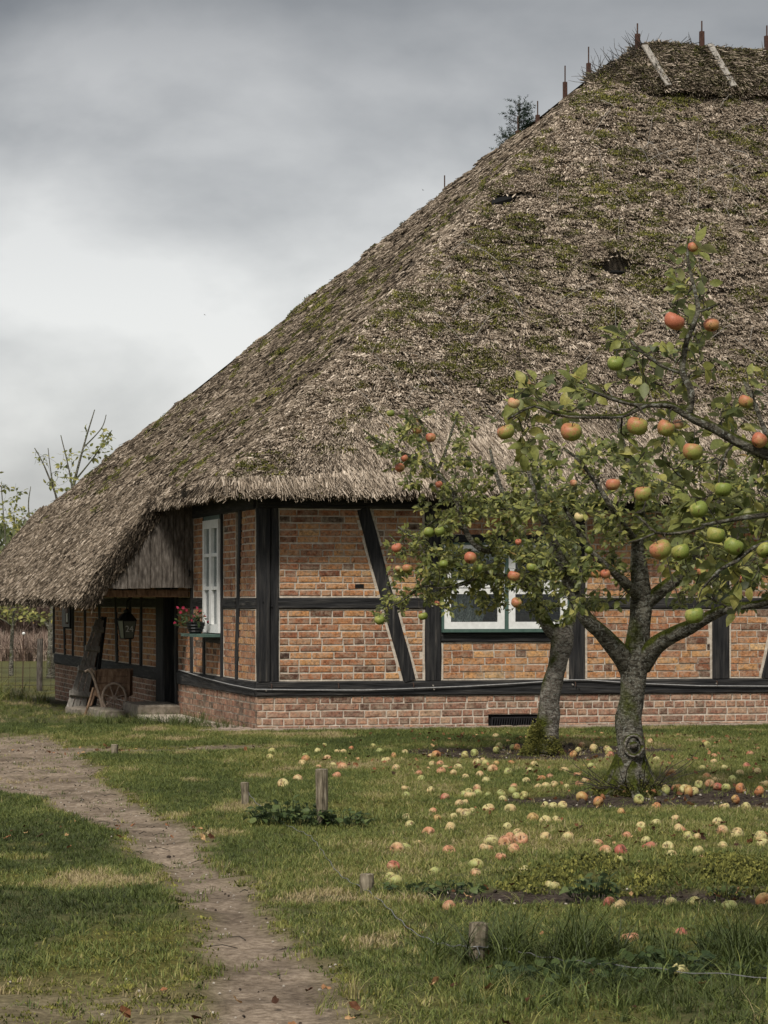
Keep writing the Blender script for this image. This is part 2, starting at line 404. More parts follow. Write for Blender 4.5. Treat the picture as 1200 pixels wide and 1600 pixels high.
def scatter_group():
    g = bpy.data.node_groups.new('scatter', 'GeometryNodeTree')
    g.interface.new_socket('Geometry', in_out='INPUT', socket_type='NodeSocketGeometry')
    g.interface.new_socket('Collection', in_out='INPUT', socket_type='NodeSocketCollection')
    g.interface.new_socket('Geometry', in_out='OUTPUT', socket_type='NodeSocketGeometry')
    N, L = g.nodes, g.links
    gi, go = N.new('NodeGroupInput'), N.new('NodeGroupOutput')
    ci = N.new('GeometryNodeCollectionInfo'); ci.inputs['Separate Children'].default_value = True; ci.inputs['Reset Children'].default_value = True
    L.new(gi.outputs['Collection'], ci.inputs['Collection'])
    ip = N.new('GeometryNodeInstanceOnPoints')
    L.new(gi.outputs['Geometry'], ip.inputs['Points']); L.new(ci.outputs[0], ip.inputs['Instance'])
    ip.inputs['Pick Instance'].default_value = True
    def named(nm, ty):
        n = N.new('GeometryNodeInputNamedAttribute'); n.data_type = ty; n.inputs[0].default_value = nm; return n.outputs[0]
    L.new(named('idx', 'INT'), ip.inputs['Instance Index'])
    er = N.new('FunctionNodeEulerToRotation'); L.new(named('rot', 'FLOAT_VECTOR'), er.inputs[0]); L.new(er.outputs[0], ip.inputs['Rotation'])
    L.new(named('scl', 'FLOAT_VECTOR'), ip.inputs['Scale'])
    L.new(ip.outputs[0], go.inputs[0])
    return g
SG = scatter_group()
COLL_ID = [i.identifier for i in SG.interface.items_tree if i.name == 'Collection'][0]

def scatter(name, P, rot, scl, idx, tint, coll, parent=None, moss=None, kind='stuff'):
    P = np.asarray(P, float); n = len(P)
    me = bpy.data.meshes.new(name); me.vertices.add(n); me.vertices.foreach_set('co', P.ravel())
    scl = np.asarray(scl, float)
    if scl.ndim == 1: scl = np.repeat(scl[:, None], 3, 1)
    for nm, ty, d, k in (('rot', 'FLOAT_VECTOR', rot, 'vector'), ('scl', 'FLOAT_VECTOR', scl, 'vector'), ('idx', 'INT', idx, 'value'), ('tint', 'FLOAT', tint, 'value'), ('moss', 'FLOAT', moss, 'value')):
        if d is None: continue
        a = me.attributes.new(nm, ty, 'POINT'); a.data.foreach_set(k, np.asarray(d).ravel())
    o = link(name, me, parent)
    md = o.modifiers.new('scatter', 'NODES'); md.node_group = SG; md[COLL_ID] = coll
    if kind: o['kind'] = kind
    return o

def eul(X, Z):
    """euler angles that take local x to X and local z near Z (arrays)"""
    X = X / np.linalg.norm(X, axis=1, keepdims=True)
    Y = np.cross(Z, X); Y /= np.maximum(np.linalg.norm(Y, axis=1, keepdims=True), 1e-9)
    Z = np.cross(X, Y)
    ry = -np.arcsin(np.clip(X[:, 2], -1, 1)); rx = np.arctan2(Y[:, 2], Z[:, 2]); rz = np.arctan2(X[:, 1], X[:, 0])
    return np.stack([rx, ry, rz], 1)

def ground_z(x, y):
    x = np.asarray(x, float); y = np.asarray(y, float)
    z = -0.0144 * (np.clip(y, 32, 50) - 32) * sstep(1.0, -1.5, x)
    near = sstep(0, 1, (31.4 - y) / 2.0) + sstep(-1.5, -3.5, x - (-0.243 * (y - 32)))
    near = np.clip(near, 0, 1)
    z = z + near * 0.035 * (fbm(x * 0.8, y * 0.5, 2.0, 3) - 0.5) * 2
    # mossy bank by the bare row, root swellings at the two trunks
    z = z + 0.10 * np.exp(-((y - 14.75) / 0.26) ** 2) * sstep(0.7, 1.1, x) * (0.45 + 0.9 * fbm(x * 2.2, y * 2.2, 5.0, 3))
    for cx, cy in ((1.90, 22.65), (1.60, 28.5)):
        z = z + 0.06 * np.exp(-(((x - cx) / 0.42) ** 2 + ((y - cy) / 0.5) ** 2))
    return z
def gz(x, y): return float(ground_z(x, y))
def gp(px, py, h=0.0):
    """the ground point seen at a place of the photograph, measured once for each thing"""
    Y = FPX * EYE / (py - 937.0)
    for _ in range(3):
        X = (px - 600) * Y / FPX; Y = FPX * (EYE - gz(X, Y)) / (py - 937.0)
    X = (px - 600) * Y / FPX
    return Vector((X, Y, gz(X, Y) + h))
def at(px, py, Y):
    return Vector(((px - 600) * Y / FPX, Y, EYE + (937 - py) * Y / FPX))

# ------------------------------------------------------------------ ground masks
PY = np.array([1140, 1165, 1200, 1240, 1300, 1350, 1400, 1450, 1500, 1550, 1600, 1700])
PLx = np.array([-900, -900, -500, 40, 175, 230, 275, 305, 315, 305, 280, 240])
PRx = np.array([60, 125, 150, 200, 318, 365, 420, 460, 505, 540, 580, 650])
PYw = FPX * EYE / (PY - 937.0); PLw = (PLx - 600) * PYw / FPX; PRw = (PRx - 600) * PYw / FPX
def m_path(x, y):
    l = np.interp(-y, -PYw, PLw); r = np.interp(-y, -PYw, PRw)
    w = (fbm(x * 1.3, y * 0.9, 1.0, 4) - 0.5)
    d = np.minimum(x - l, r - x) + w * 0.34
    m = sstep(-0.10, 0.16, d) * sstep(31.5, 29.5, y)
    # faint trodden strip towards the corner of the house
    s = sstep(0.75, 0.3, np.abs(y - 28.0 + w * 0.8)) * sstep(-3.6, -3.0, x) * sstep(-0.7, -1.5, x + w * 0.8)
    # worn, mossy ground at the foot of the picture
    b = 0.55 * sstep(11.4, 10.2, y) * sstep(-0.2, -0.6, x)
    return np.clip(np.maximum(np.maximum(m, s * 0.9), b), 0, 1)
def m_soil(x, y):
    w = fbm(x * 2.2, y * 1.4, 8.0, 4) - 0.5
    def ell(cx, cy, rx, ry): return 1.05 - np.sqrt(((x - cx) / rx) ** 2 + ((y - cy) / ry) ** 2) + w * 0.7
    a = sstep(0.0, 0.14, ell(1.42, 27.2, 1.25, 1.25)); b = sstep(0.0, 0.14, ell(2.35, 20.9, 1.45, 1.15))
    c = sstep(0.0, 0.1, 0.38 - np.abs(y - 13.95 + w * 0.5) + w * 0.35) * sstep(0.05, 0.3, x)
    d = sstep(0.7, 0.4, np.abs(x + 0.243 * (y - 32) + 1.4 + 0.5)) * sstep(36, 38, y) * 0.5
    return np.clip(np.maximum(np.maximum(a, b), np.maximum(c, d)), 0, 1)
def m_moss(x, y):
    n = fbm(x * 1.1 + 4, y * 0.8, 3.0, 4)
    edge = sstep(0.0, 0.4, m_path(x, y)) * sstep(1.0, 0.5, m_path(x, y))
    bank = np.exp(-((y - 14.75) / 0.30) ** 2) * sstep(0.6, 0.9, x) * 0.8
    left = sstep(13.5, 12.3, y) * sstep(0.0, -0.4, x) * sstep(0.42, 0.56, n)
    return np.clip(sstep(0.56, 0.68, n) * 0.8 + edge * 0.9 + bank + left, 0, 1)

def build_ground():
    xs = np.concatenate([[-900, -300, -100, -40, -20, -12], np.arange(-8, 7.01, 0.055), [9, 14, 22, 40, 100, 300, 900]])
    ys = np.concatenate([[-60, -10, 2, 6], np.arange(8.6, 34, 0.065), np.arange(34, 60, 0.4), [64, 70, 80, 100, 140, 220, 400, 800, 1600]])
    X, Y = np.meshgrid(xs, ys); x, y = X.ravel(), Y.ravel()
    pa, so, mo = m_path(x, y), m_soil(x, y), m_moss(x, y)
    z = ground_z(x, y) - 0.03 * pa - 0.02 * so
    z += (fbm(x * 7, y * 7, 1.0, 3) - 0.5) * (0.018 + 0.030 * pa + 0.03 * so) * (np.abs(x) < 9) * (y < 60)
    nx, ny = len(xs), len(ys)
    me = bpy.data.meshes.new('ground')
    me.vertices.add(nx * ny); me.vertices.foreach_set('co', np.stack([x, y, z], 1).ravel())
    i = (np.arange(ny - 1)[:, None] * nx + np.arange(nx - 1)[None]).ravel()
    q = np.stack([i, i + 1, i + nx + 1, i + nx], 1)
    me.loops.add(q.size); me.loops.foreach_set('vertex_index', q.ravel())
    me.polygons.add(len(q)); me.polygons.foreach_set('loop_start', np.arange(len(q)) * 4)
    me.polygons.foreach_set('use_smooth', [True] * len(q))
    me.update(calc_edges=True)
    for nm, d in (('path', pa), ('soil', so), ('moss', mo)):
        a = me.attributes.new(nm, 'FLOAT', 'POINT'); a.data.foreach_set('value', d)
    t = NT('garden ground'); p = t.pos()
    n1 = t.noise(2.2, 6, 0.6, p); n2 = t.noise(28, 6, 0.7, p); n3 = t.noise(0.7, 3, 0.6, p)
    turf = t.ramp(n2, [(0.3, (0.035, 0.038, 0.016)), (0.5, (0.075, 0.078, 0.030)), (0.7, (0.13, 0.11, 0.06))])
    sand = t.ramp(n2, [(0.28, (0.085, 0.062, 0.044)), (0.5, (0.215, 0.168, 0.125)), (0.72, (0.35, 0.285, 0.22))])
    sand = t.mix(1.0, sand, t.ramp(n1, [(0.36, (0.58, 0.57, 0.56)), (0.6, (1.10, 1.10, 1.09))]), 'MULTIPLY')
    dirt = t.ramp(n2, [(0.3, (0.016, 0.011, 0.009)), (0.55, (0.05, 0.038, 0.03)), (0.75, (0.16, 0.13, 0.10))])
    mos = t.ramp(n2, [(0.3, (0.035, 0.036, 0.010)), (0.55, (0.10, 0.092, 0.024)), (0.75, (0.17, 0.15, 0.045))])
    c = t.mix(t.attr('moss', 'GEOMETRY'), turf, mos)
    c = t.mix(t.attr('path', 'GEOMETRY'), c, sand)
    c = t.mix(t.attr('soil', 'GEOMETRY'), c, dirt)
    t.done(c, 0.97, n2, 0.9, 0.02, 0.1)
    me.materials.append(t.m)
    o = link('ground', me); o['kind'] = 'structure'
build_ground()

# ------------------------------------------------------------------ house frame
CX, CY = -1.385, 32.0
HANG = math.atan2(0.236, 0.972)
house = tag(empty('thatched_farmhouse', (CX, CY, 0), HANG), 'brick and black timber farmhouse under a huge mossy thatched roof', 'farmhouse')
def hworld(u, v, z=0): return Vector((CX + 0.972 * u - 0.236 * v, CY + 0.236 * u + 0.972 * v, z))

ULEN, VLEN = 10.5, 17.4
PITCH = 0.0762
CELL = 0
def wall_xyz(side, a, d, z): return (a, -d, z) if side == 'F' else (-d, a, z)

class Wall:
    def __init__(s, side, name, label=None):
        s.side = side; s.mortar = MB(); s.bricks = []; s.name = name
    def wbox(s, mb, a0, a1, d0, d1, z0, z1, **kw):
        if s.side == 'F': mb.box(a0, a1, -d1, -d0, z0, z1, **kw)
        else: mb.box(-d1, -d0, a0, a1, z0, z1, **kw)
    def panel(s, a0, a1, z0, z1, zone='brick', border=0.028, short=0.25, phase=0):
        s.wbox(s.mortar, a0, a1, -0.06, -0.002, z0, z1)
        if border:                                        # bright lime edging against the timbers
            for (p0, p1, q0, q1) in ((a0, a0 + border, z0, z1), (a1 - border, a1, z0, z1), (a0 + border, a1 - border, z0, z0 + border * 0.5), (a0 + border, a1 - border, z1 - border * 0.4, z1)):
                s.wbox(s.mortar, p0, p1, -0.0019, 0.006, q0, q1, j=0.002)
            a0 += border; a1 -= border; z0 += border * 0.5; z1 -= border * 0.4
        n = max(1, round((z1 - z0) / PITCH)); ph = (z1 - z0) / n
        for r in range(n):
            zc = z0 + (r + 0.5) * ph
            a = a0 - (0.125 if (r + phase) % 2 else 0.0) - random.uniform(0, 0.05)
            wob = random.uniform(-0.003, 0.003)
            headers = random.random() < (0.8 if zone == 'plinth' and r % 2 else 0.04)
            while a < a1 - 0.02:
                L = 0.118 if (headers or random.random() < short) else 0.245
                L += random.uniform(-0.012, 0.012)
                b0, b1 = max(a, a0), min(a + L - 0.015, a1)
                if b1 - b0 > 0.03:
                    s.bricks.append((0.5 * (b0 + b1), b1 - b0, zc + wob + random.uniform(-0.002, 0.002), ph - 0.0150, zone))
                a += L
    def build(s, n_single, inview):
        part = s.mortar.build(s.name, M['mortar'], house)
        fld = {'brick': MB(), 'plinth': MB()}
        k = 0
        for (ac, L, zc, H, zone) in s.bricks:
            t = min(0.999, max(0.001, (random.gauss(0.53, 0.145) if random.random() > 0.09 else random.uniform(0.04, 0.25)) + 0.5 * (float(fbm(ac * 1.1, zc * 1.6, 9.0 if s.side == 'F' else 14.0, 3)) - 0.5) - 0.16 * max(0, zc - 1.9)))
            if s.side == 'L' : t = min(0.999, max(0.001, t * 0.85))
            if k < n_single and inview(ac, zc):
                k += 1
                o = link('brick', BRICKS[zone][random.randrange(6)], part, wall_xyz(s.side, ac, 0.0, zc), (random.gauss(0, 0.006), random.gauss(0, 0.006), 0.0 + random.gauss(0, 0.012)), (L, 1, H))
                if s.side == 'L': o.rotation_euler[2] = PI / 2
                o['tint'] = t
            else:
                out = random.uniform(0.003, 0.010)
                mb = fld[zone]
                if s.side == 'F': x0, x1, y0, y1 = ac - L / 2, ac + L / 2, -out, 0.045
                else: x0, x1, y0, y1 = -out, 0.045, ac - L / 2, ac + L / 2
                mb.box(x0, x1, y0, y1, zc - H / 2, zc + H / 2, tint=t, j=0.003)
        for zone, mb in fld.items():
            if mb.v: mb.build('brickwork', M[zone], part, tint=True)['kind'] = 'stuff'
        return part

def unit_brick(seed, m):
    random.seed(seed)
    mb = MB(); j = 0.012; c, cz = 0.03, 0.10
    f = lambda s: random.uniform(-s, s)
    back = [(-0.5, 0.045, -0.5), (0.5, 0.045, -0.5), (0.5, 0.045, 0.5), (-0.5, 0.045, 0.5)]
    mid = [(-0.5 + f(j), -0.001, -0.5 + f(j * 3)), (0.5 + f(j), -0.001, -0.5 + f(j * 3)), (0.5 + f(j), -0.001, 0.5 + f(j * 3)), (-0.5 + f(j), -0.001, 0.5 + f(j * 3))]
    fr = [(-0.5 + c + f(j), -0.007 + f(0.002), -0.5 + cz), (0.5 - c + f(j), -0.007 + f(0.002), -0.5 + cz + f(0.05)), (0.5 - c + f(j), -0.007 + f(0.002), 0.5 - cz), (-0.5 + c + f(j), -0.007 + f(0.002), 0.5 - cz + f(0.05))]
    F = [(3, 2, 1, 0), (8, 9, 10, 11)]
    for b in (0, 4):
        F += [(b + i, b + (i + 1) % 4, b + 4 + (i + 1) % 4, b + 4 + i) for i in range(4)]
    mb.add(back + mid + fr, F)
    return mb.mesh('brick', m)
BRICKS = {z: [unit_brick(50 + k, M[z]) for k in range(6)] for z in ('brick', 'plinth')}
random.seed(21)

Z_PL, Z_SILL, Z_M0, Z_M1, Z_T0, Z_T1 = 0.357, 0.525, 1.315, 1.44, 2.42, 2.62
fw = Wall('F', 'front_wall')
posts_F = [(0.0, 0.222), (1.891, 2.074), (3.557, 3.744), (5.256, 5.456), (7.1, 7.3), (8.8, 9.0), (10.3, 10.5)]
fw.panel(0, 2.62, -0.04, Z_PL, 'plinth', 0); fw.panel(3.20, ULEN, -0.04, Z_PL, 'plinth', 0, phase=1)
fw.panel(2.62, 3.20, 0.14, Z_PL, 'plinth', 0); fw.panel(2.62, 3.20, -0.04, 0.0, 'plinth', 0)
for i in range(len(posts_F) - 1):
    a0, a1 = posts_F[i][1], posts_F[i + 1][0]
    if i == 1:                                              # the window bay
        fw.panel(a0, a1, Z_SILL, 0.945, 'brick')
        fw.panel(a0, a1, 2.12, Z_T0, 'brick')
    else:
        fw.panel(a0, a1, Z_SILL, Z_M0, 'brick'); fw.panel(a0, a1, Z_M1, Z_T0, 'brick')
front_part = fw.build(290, lambda a, z: a < 5.95 and not (a > 1.75 and z > 1.35))

lw = Wall('L', 'side_wall')
lw.panel(0, 5.22, -0.10, Z_PL, 'plinth', 0, short=0.7); lw.panel(6.6, VLEN, -0.30, Z_PL, 'plinth', 0, short=0.6)
edges = [(0.04, 0.06), (0.86, 1.0), (2.03, 2.11), (3.16, 3.26), (4.0, 4.16), (5.16, 5.22)]
studs_low = [(0.0, 0.06), (1.08, 1.22), (2.00, 2.11), (3.16, 3.27), (4.0, 4.16), (5.14, 5.22)]
for k in range(5):
    a0, a1 = studs_low[k][1], studs_low[k + 1][0]
    if k == 2: lw.panel(a0, a1, Z_SILL, 0.93, 'brick', 0.02, 0.4); continue
    lw.panel(a0, a1, Z_SILL, Z_M0, 'brick', 0.02, 0.4); lw.panel(a0, a1, Z_M1, Z_T0, 'brick', 0.02, 0.4)
far_studs = [6.6, 8.0, 9.0, 10.4, 12.0, 13.6, 15.0, 16.1, VLEN]
for k in range(len(far_studs) - 1):
    a0, a1 = far_studs[k] + (0.16 if k else 0.0), far_studs[k + 1]
    if k == 6: lw.panel(a0, a1, Z_SILL, 0.95, 'brick', 0.02, 0.4)
    else: lw.panel(a0, a1, Z_SILL, Z_M0, 'brick', 0.02, 0.4)
    lw.panel(a0, a1, Z_M1, 2.3, 'brick', 0.02, 0.4)
lw.build(0, lambda a, z: True)
# unseen far walls so that the house is closed
mb = MB(); mb.box(ULEN - 0.1, ULEN, 0.05, 11, -0.1, 2.9); mb.build('gable_wall', M['brick'], house)
mb = MB(); mb.box(0.1, ULEN - 0.1, VLEN - 0.1, VLEN, -0.4, 2.6); mb.build('rear_wall', M['brick'], house)
mb = MB(); mb.box(0.3, ULEN - 0.2, 2.2, 2.25, 0.0, 2.6); mb.build('inner_wall', M['void'], house)

def timber(name, p0, p1, w, d, side, m='timber', label=None, **kw):
    mb = MB(); mb.beam(p0, p1, w, d, side, **kw); o = mb.build(name, M[m], house)
    if label: o['label'] = label
    return o
# front frame: sill, rails, plate, posts, braces (front faces 2 cm proud of the bricks)
timber('sill_beam', (-0.012, 0.032, 0.441), (ULEN, 0.032, 0.441), Z_SILL - Z_PL, 0.12, (0, 0, 1), 'timberh')
timber('wall_plate', (0.0, 0.034, 2.52), (ULEN, 0.034, 2.52), Z_T1 - Z_T0, 0.12, (0, 0, 1), 'timberh')
for k, (a0, a1) in enumerate(posts_F):
    ac = 0.5 * (a0 + a1)
    if k == 0:
        timber('corner_post', (0.072, 0.030, Z_SILL), (0.072, 0.030, Z_T0), 0.15, 0.128, (1, 0, 0), label='thick corner post with dark split')
        timber('corner_post', (0.192, 0.030, Z_SILL), (0.192, 0.030, Z_T0), 0.085, 0.118, (1, 0, 0))
    else:
        timber('timber_post', (ac, 0.030, Z_SILL), (ac, 0.030, Z_T0), a1 - a0, 0.12, (1, 0, 0))
for i in range(len(posts_F) - 1):
    a0, a1 = posts_F[i][1], posts_F[i + 1][0]
    if i == 1:
        timber('timber_rail', (a0, 0.032, 1.0), (a1, 0.032, 1.0), 0.11, 0.11, (0, 0, 1), 'timberh')
        timber('timber_rail', (a0, 0.032, 2.10), (a1, 0.032, 2.10), 0.09, 0.11, (0, 0, 1), 'timberh')
    else:
        timber('timber_rail', (a0, 0.032, 1.378), (a1, 0.032, 1.378), Z_M1 - Z_M0, 0.11, (0, 0, 1), 'timberh')
for pk, (a0, a1) in enumerate(posts_F[:5]):
    for z in (0.43, 0.47, 1.35, 1.40, 2.47):
        if random.random() < 0.75:
            a_ = 0.5 * (a0 + a1) + random.uniform(-0.06, 0.06)
            mb = MB(); mb.tube([(a_, -0.024, z), (a_, -0.045, z - 0.003)], 0.009, 6); mb.build('peg', M['greywood'] if random.random() < 0.4 else M['timber'], house)
def brace(u0, u1):
    p0, p1 = Vector((u0, 0.031, Z_SILL - 0.002)), Vector((u1, 0.031, Z_T0 + 0.002))
    timber('timber_brace', p0, p1, 0.145, 0.128, (1, 0, 0))
    mb = MB(); mb.beam(p0 + Vector((0, 0.02, 0)), p1 + Vector((0, 0.02, 0)), 0.205, 0.118, (1, 0, 0), j=0.002, ch=0.02)
    mb.build('mortar_edging', M['mortar'], house)
brace(1.715, 1.185); brace(5.92, 6.35); brace(8.6, 8.1)
# side frame
timber('sill_beam', (0.034, 0.06, 0.441), (0.034, 5.20, 0.441), Z_SILL - Z_PL, 0.12, (0, 0, 1), 'timberh')
timber('sill_beam', (0.034, 6.6, 0.441), (0.034, VLEN, 0.441), Z_SILL - Z_PL, 0.12, (0, 0, 1), 'timberh')
timber('wall_plate', (0.036, 0.1, 2.52), (0.036, 4.2, 2.52), 0.22, 0.12, (0, 0, 1), 'timberh')
timber('wall_plate', (0.036, 4.2, 2.40), (0.036, VLEN, 2.40), 0.22, 0.12, (0, 0, 1), 'timberh')
for k in range(5):
    a0, a1 = studs_low[k][1], studs_low[k + 1][0]
    if k != 2: timber('timber_rail', (0.036, a0, 1.378), (0.036, a1, 1.378), 0.125, 0.11, (0, 0, 1), 'timberh')
for k in range(len(far_studs) - 1):
    if k != 6: timber('timber_rail', (0.036, far_studs[k] + 0.1, 1.378), (0.036, far_studs[k + 1], 1.378), 0.125, 0.11, (0, 0, 1), 'timberh')
timber('timber_stud', (0.034, 1.15, Z_SILL), (0.034, 0.92, Z_T0), 0.13, 0.122, (0, 1, 0))
timber('timber_stud', (0.034, 2.06, Z_SILL), (0.034, 2.06, Z_T0), 0.10, 0.122, (0, 1, 0))
timber('timber_stud', (0.034, 3.215, Z_SILL), (0.034, 3.215, Z_T0), 0.10, 0.122, (0, 1, 0))
timber('timber_stud', (0.034, 4.08, Z_SILL), (0.034, 4.08, Z_T0), 0.16, 0.122, (0, 1, 0))
timber('timber_rail', (0.036, 2.11, 0.96), (0.036, 3.16, 0.96), 0.10, 0.11, (0, 0, 1), 'timberh')
timber('door_post', (0.030, 5.17, 0.0), (0.030, 5.17, 1.62), 0.10, 0.14, (0, 1, 0))
timber('door_post', (0.020, 6.25, -0.02), (0.020, 6.25, 1.62), 0.60, 0.17, (0, 1, 0))
timber('door_lintel', (0.030, 5.0, 1.70), (0.030, 6.6, 1.70), 0.16, 0.14, (0, 0, 1), 'timberh')
for k, a in enumerate(far_studs[1:]):
    tilt = (-0.05, 0.02, 0.22, 0.0, 0.03, -0.02, 0.12, 0.0)[k]
    timber('timber_stud', (0.034, a + 0.08 - tilt, Z_SILL), (0.034, a + 0.08 + tilt, 2.30), 0.15, 0.122, (0, 1, 0))
# upper side wall above the door
mb = MB(); mb.box(0.0, 0.05, 5.0, 6.6, 1.78, 2.4); mb.build('side_infill', M['mortar'], house)

# door
d = MB(); d.box(0.10, 0.14, 5.22, 5.95, 0.02, 1.62); d_o = d.build('door', M['dgreen'], house)
for z0, z1 in ((0.12, 0.55), (0.62, 1.05), (1.12, 1.52)):
    m_ = MB(); m_.box(0.085, 0.099, 5.32, 5.85, z0, z1); m_.build('door_panel', M['dgreen'], d_o)
m_ = MB(); m_.tube([(0.10, 5.32, 0.85), (0.05, 5.32, 0.85), (0.05, 5.42, 0.84)], 0.01, 6); m_.build('handle', M['black'], d_o)
m_ = MB(); m_.box(0.02, 0.13, 5.22, 5.95, -0.02, 0.02); m_.build('threshold', M['greywood'], house)

# ---- front window
def box_o(name, m, parent, *b):
    mb = MB(); mb.box(*b); return mb.build(name, M[m], parent)
def room(name, x0, x1, y0, y1, z0, z1, open_side):
    mb = MB(); P = [(x, y, z) for z in (z0, z1) for y in (y0, y1) for x in (x0, x1)]
    Fs = {'bot': (0, 2, 3, 1), 'top': (4, 5, 7, 6), 'y0': (0, 1, 5, 4), 'y1': (2, 6, 7, 3), 'x0': (0, 4, 6, 2), 'x1': (1, 3, 7, 5)}
    mb.add(P, [f for k, f in Fs.items() if k != open_side]); return mb.build(name, M['room'], house)
M['room'] = mat_noise('dim room plaster', [(0.3, (0.010, 0.009, 0.008)), (0.7, (0.028, 0.024, 0.02))], 1.5)
room('room_interior', 0.45, 6.5, 0.10, 2.15, 0.2, 2.5, 'y0')
fwin = empty('window'); fwin.parent = house
mb = MB(); mb.box(2.3, 3.4, 0.5, 0.9, 1.16, 1.19); mb.box(2.9, 3.3, 0.55, 0.75, 1.19, 1.26, j=0.02); mb.build('table', M['oldwood'], fwin)
box_o('sill', 'green', fwin, 2.075, 3.556, -0.075, 0.06, 1.058, 1.092)
fr = MB()
for (a, b, z0, z1) in ((2.076, 2.10, 1.093, 2.055), (3.532, 3.556, 1.093, 2.055), (2.802, 2.842, 1.093, 2.055)): fr.box(a, b, -0.045, 0.03, z0, z1)
fr.box(2.10, 2.801, -0.043, 0.03, 2.03, 2.053); fr.box(2.843, 3.531, -0.043, 0.03, 2.03, 2.053); fr.build('frame', M['green'], fwin)
for (a0, a1) in ((2.102, 2.799), (2.845, 3.530)):
    for (z0, z1) in ((1.095, 1.545), (1.555, 2.028)):
        s_ = MB(); w = 0.078
        s_.box(a0, a0 + w, -0.038, 0.012, z0, z1); s_.box(a1 - w, a1, -0.038, 0.012, z0, z1)
        s_.box(a0 + w, a1 - w, -0.037, 0.011, z0, z0 + w); s_.box(a0 + w, a1 - w, -0.037, 0.011, z1 - w * 0.8, z1)
        so = s_.build('sash', M['white'], fwin)
        box_o('pane', 'glass', fwin, a0 + w, a1 - w, -0.012, -0.006, z0 + w, z1 - w * 0.8)
def curtain(x0, x1, z0, z1, y, name='curtain', parent=fwin, folds=9, axis='x'):
    mb = MB(); n = 64; V = []; F = []
    for k in range(n + 1):
        ph = k / n + 0.05 * math.sin(k * 0.4); a = x0 + (x1 - x0) * k / n; o = 0.020 * math.sin(ph * folds * 2 * PI) + random.uniform(-0.002, 0.002)
        zb = z0 + 0.03 * abs(math.sin(k / n * folds * PI)) + 0.05 * (k / n) ** 2
        for z, q in ((zb, 0.86), (z1, 1.0)): V.append((x0 + (a - x0) * q, y + o * (2 - q), z) if axis == 'x' else (y + o, a, z))
    F = [(2 * k, 2 * k + 2, 2 * k + 3, 2 * k + 1) for k in range(n)]
    mb.add(V, F); return mb.build(name, M['curtain'], parent)
curtain(2.12, 2.50, 1.10, 2.03, 0.055, folds=7); curtain(2.12, 2.80, 1.80, 2.03, 0.045, folds=12); curtain(2.86, 3.52, 1.84, 2.03, 0.05, folds=12)
curtain(2.14, 2.62, 1.10, 1.33, 0.035, folds=5)
# ---- side window, tall, six panes and a centre bar
swin = box_o('window', 'void', house, 0.30, 0.32, 2.12, 3.15, 1.0, 2.40)
s_ = MB(); a0, a1, z0, z1 = 2.115, 3.155, 1.03, 2.36; w = 0.10; am = 2.62
s_.box(-0.045, 0.02, a0, a0 + w, z0, z1); s_.box(-0.045, 0.02, a1 - w, a1, z0, z1)
s_.box(-0.044, 0.019, a0 + w, a1 - w, z0, z0 + w); s_.box(-0.044, 0.019, a0 + w, a1 - w, z1 - w, z1)
s_.box(-0.050, 0.018, am - 0.07, am + 0.07, z0 + w, z1 - w)
for z in (1.555, 1.945):
    s_.box(-0.043, 0.017, a0 + w, am - 0.07, z - 0.02, z + 0.02); s_.box(-0.043, 0.017, am + 0.07, a1 - w, z - 0.02, z + 0.02)
s_.build('frame', M['white'], swin)
for (b0, b1) in ((a0 + w, am - 0.07), (am + 0.07, a1 - w)):
    for (q0, q1) in ((z0 + w, 1.535), (1.575, 1.925), (1.965, z1 - w)):
        box_o('pane', 'glass', swin, -0.014, -0.008, b0, b1, q0, q1)
curtain(2.2, 3.08, 1.1, 2.3, 0.07, parent=swin, folds=12, axis='y')
box_o('sill', 'green', swin, -0.30, 0.0, 2.10, 3.20, 0.985, 1.018)
box_o('head_board', 'green', swin, -0.03, 0.02, 2.115, 3.155, 2.362, 2.41)
# ---- little dark window at the far end of the side wall
twin = box_o('window', 'black', house, -0.06, 0.03, 15.16, 16.08, 0.98, 1.38)
twin['label'] = 'small black window near the far end'
box_o('pane', 'glass', twin, -0.068, -0.063, 15.25, 15.6, 1.03, 1.33)
box_o('white_board', 'white', twin, -0.075, -0.070, 15.28, 15.42, 1.06, 1.2)

# ---- cellar vent in the plinth
vent = box_o('cellar_vent', 'void', house, 2.62, 3.20, 0.03, 0.05, 0.0, 0.14)
for k in range(18):
    a = 2.69 + k * 0.028
    mb = MB(); mb.beam((a, -0.002, 0.012), (a + 0.012, -0.002, 0.098), 0.011, 0.012, (1, 0, 0), j=0, seg=1); mb.build('grille_bar', M['black'], vent)
mb = MB(); mb.box(2.665, 3.19, -0.012, 0.008, 0.0, 0.012); mb.box(2.665, 3.19, -0.012, 0.008, 0.098, 0.112); mb.box(2.655, 2.670, -0.014, 0.009, 0.0, 0.112); mb.build('grille_frame', M['black'], vent)
box_o('air_brick', 'void', house, 1.095, 1.195, -0.009, 0.0, 1.548, 1.592)

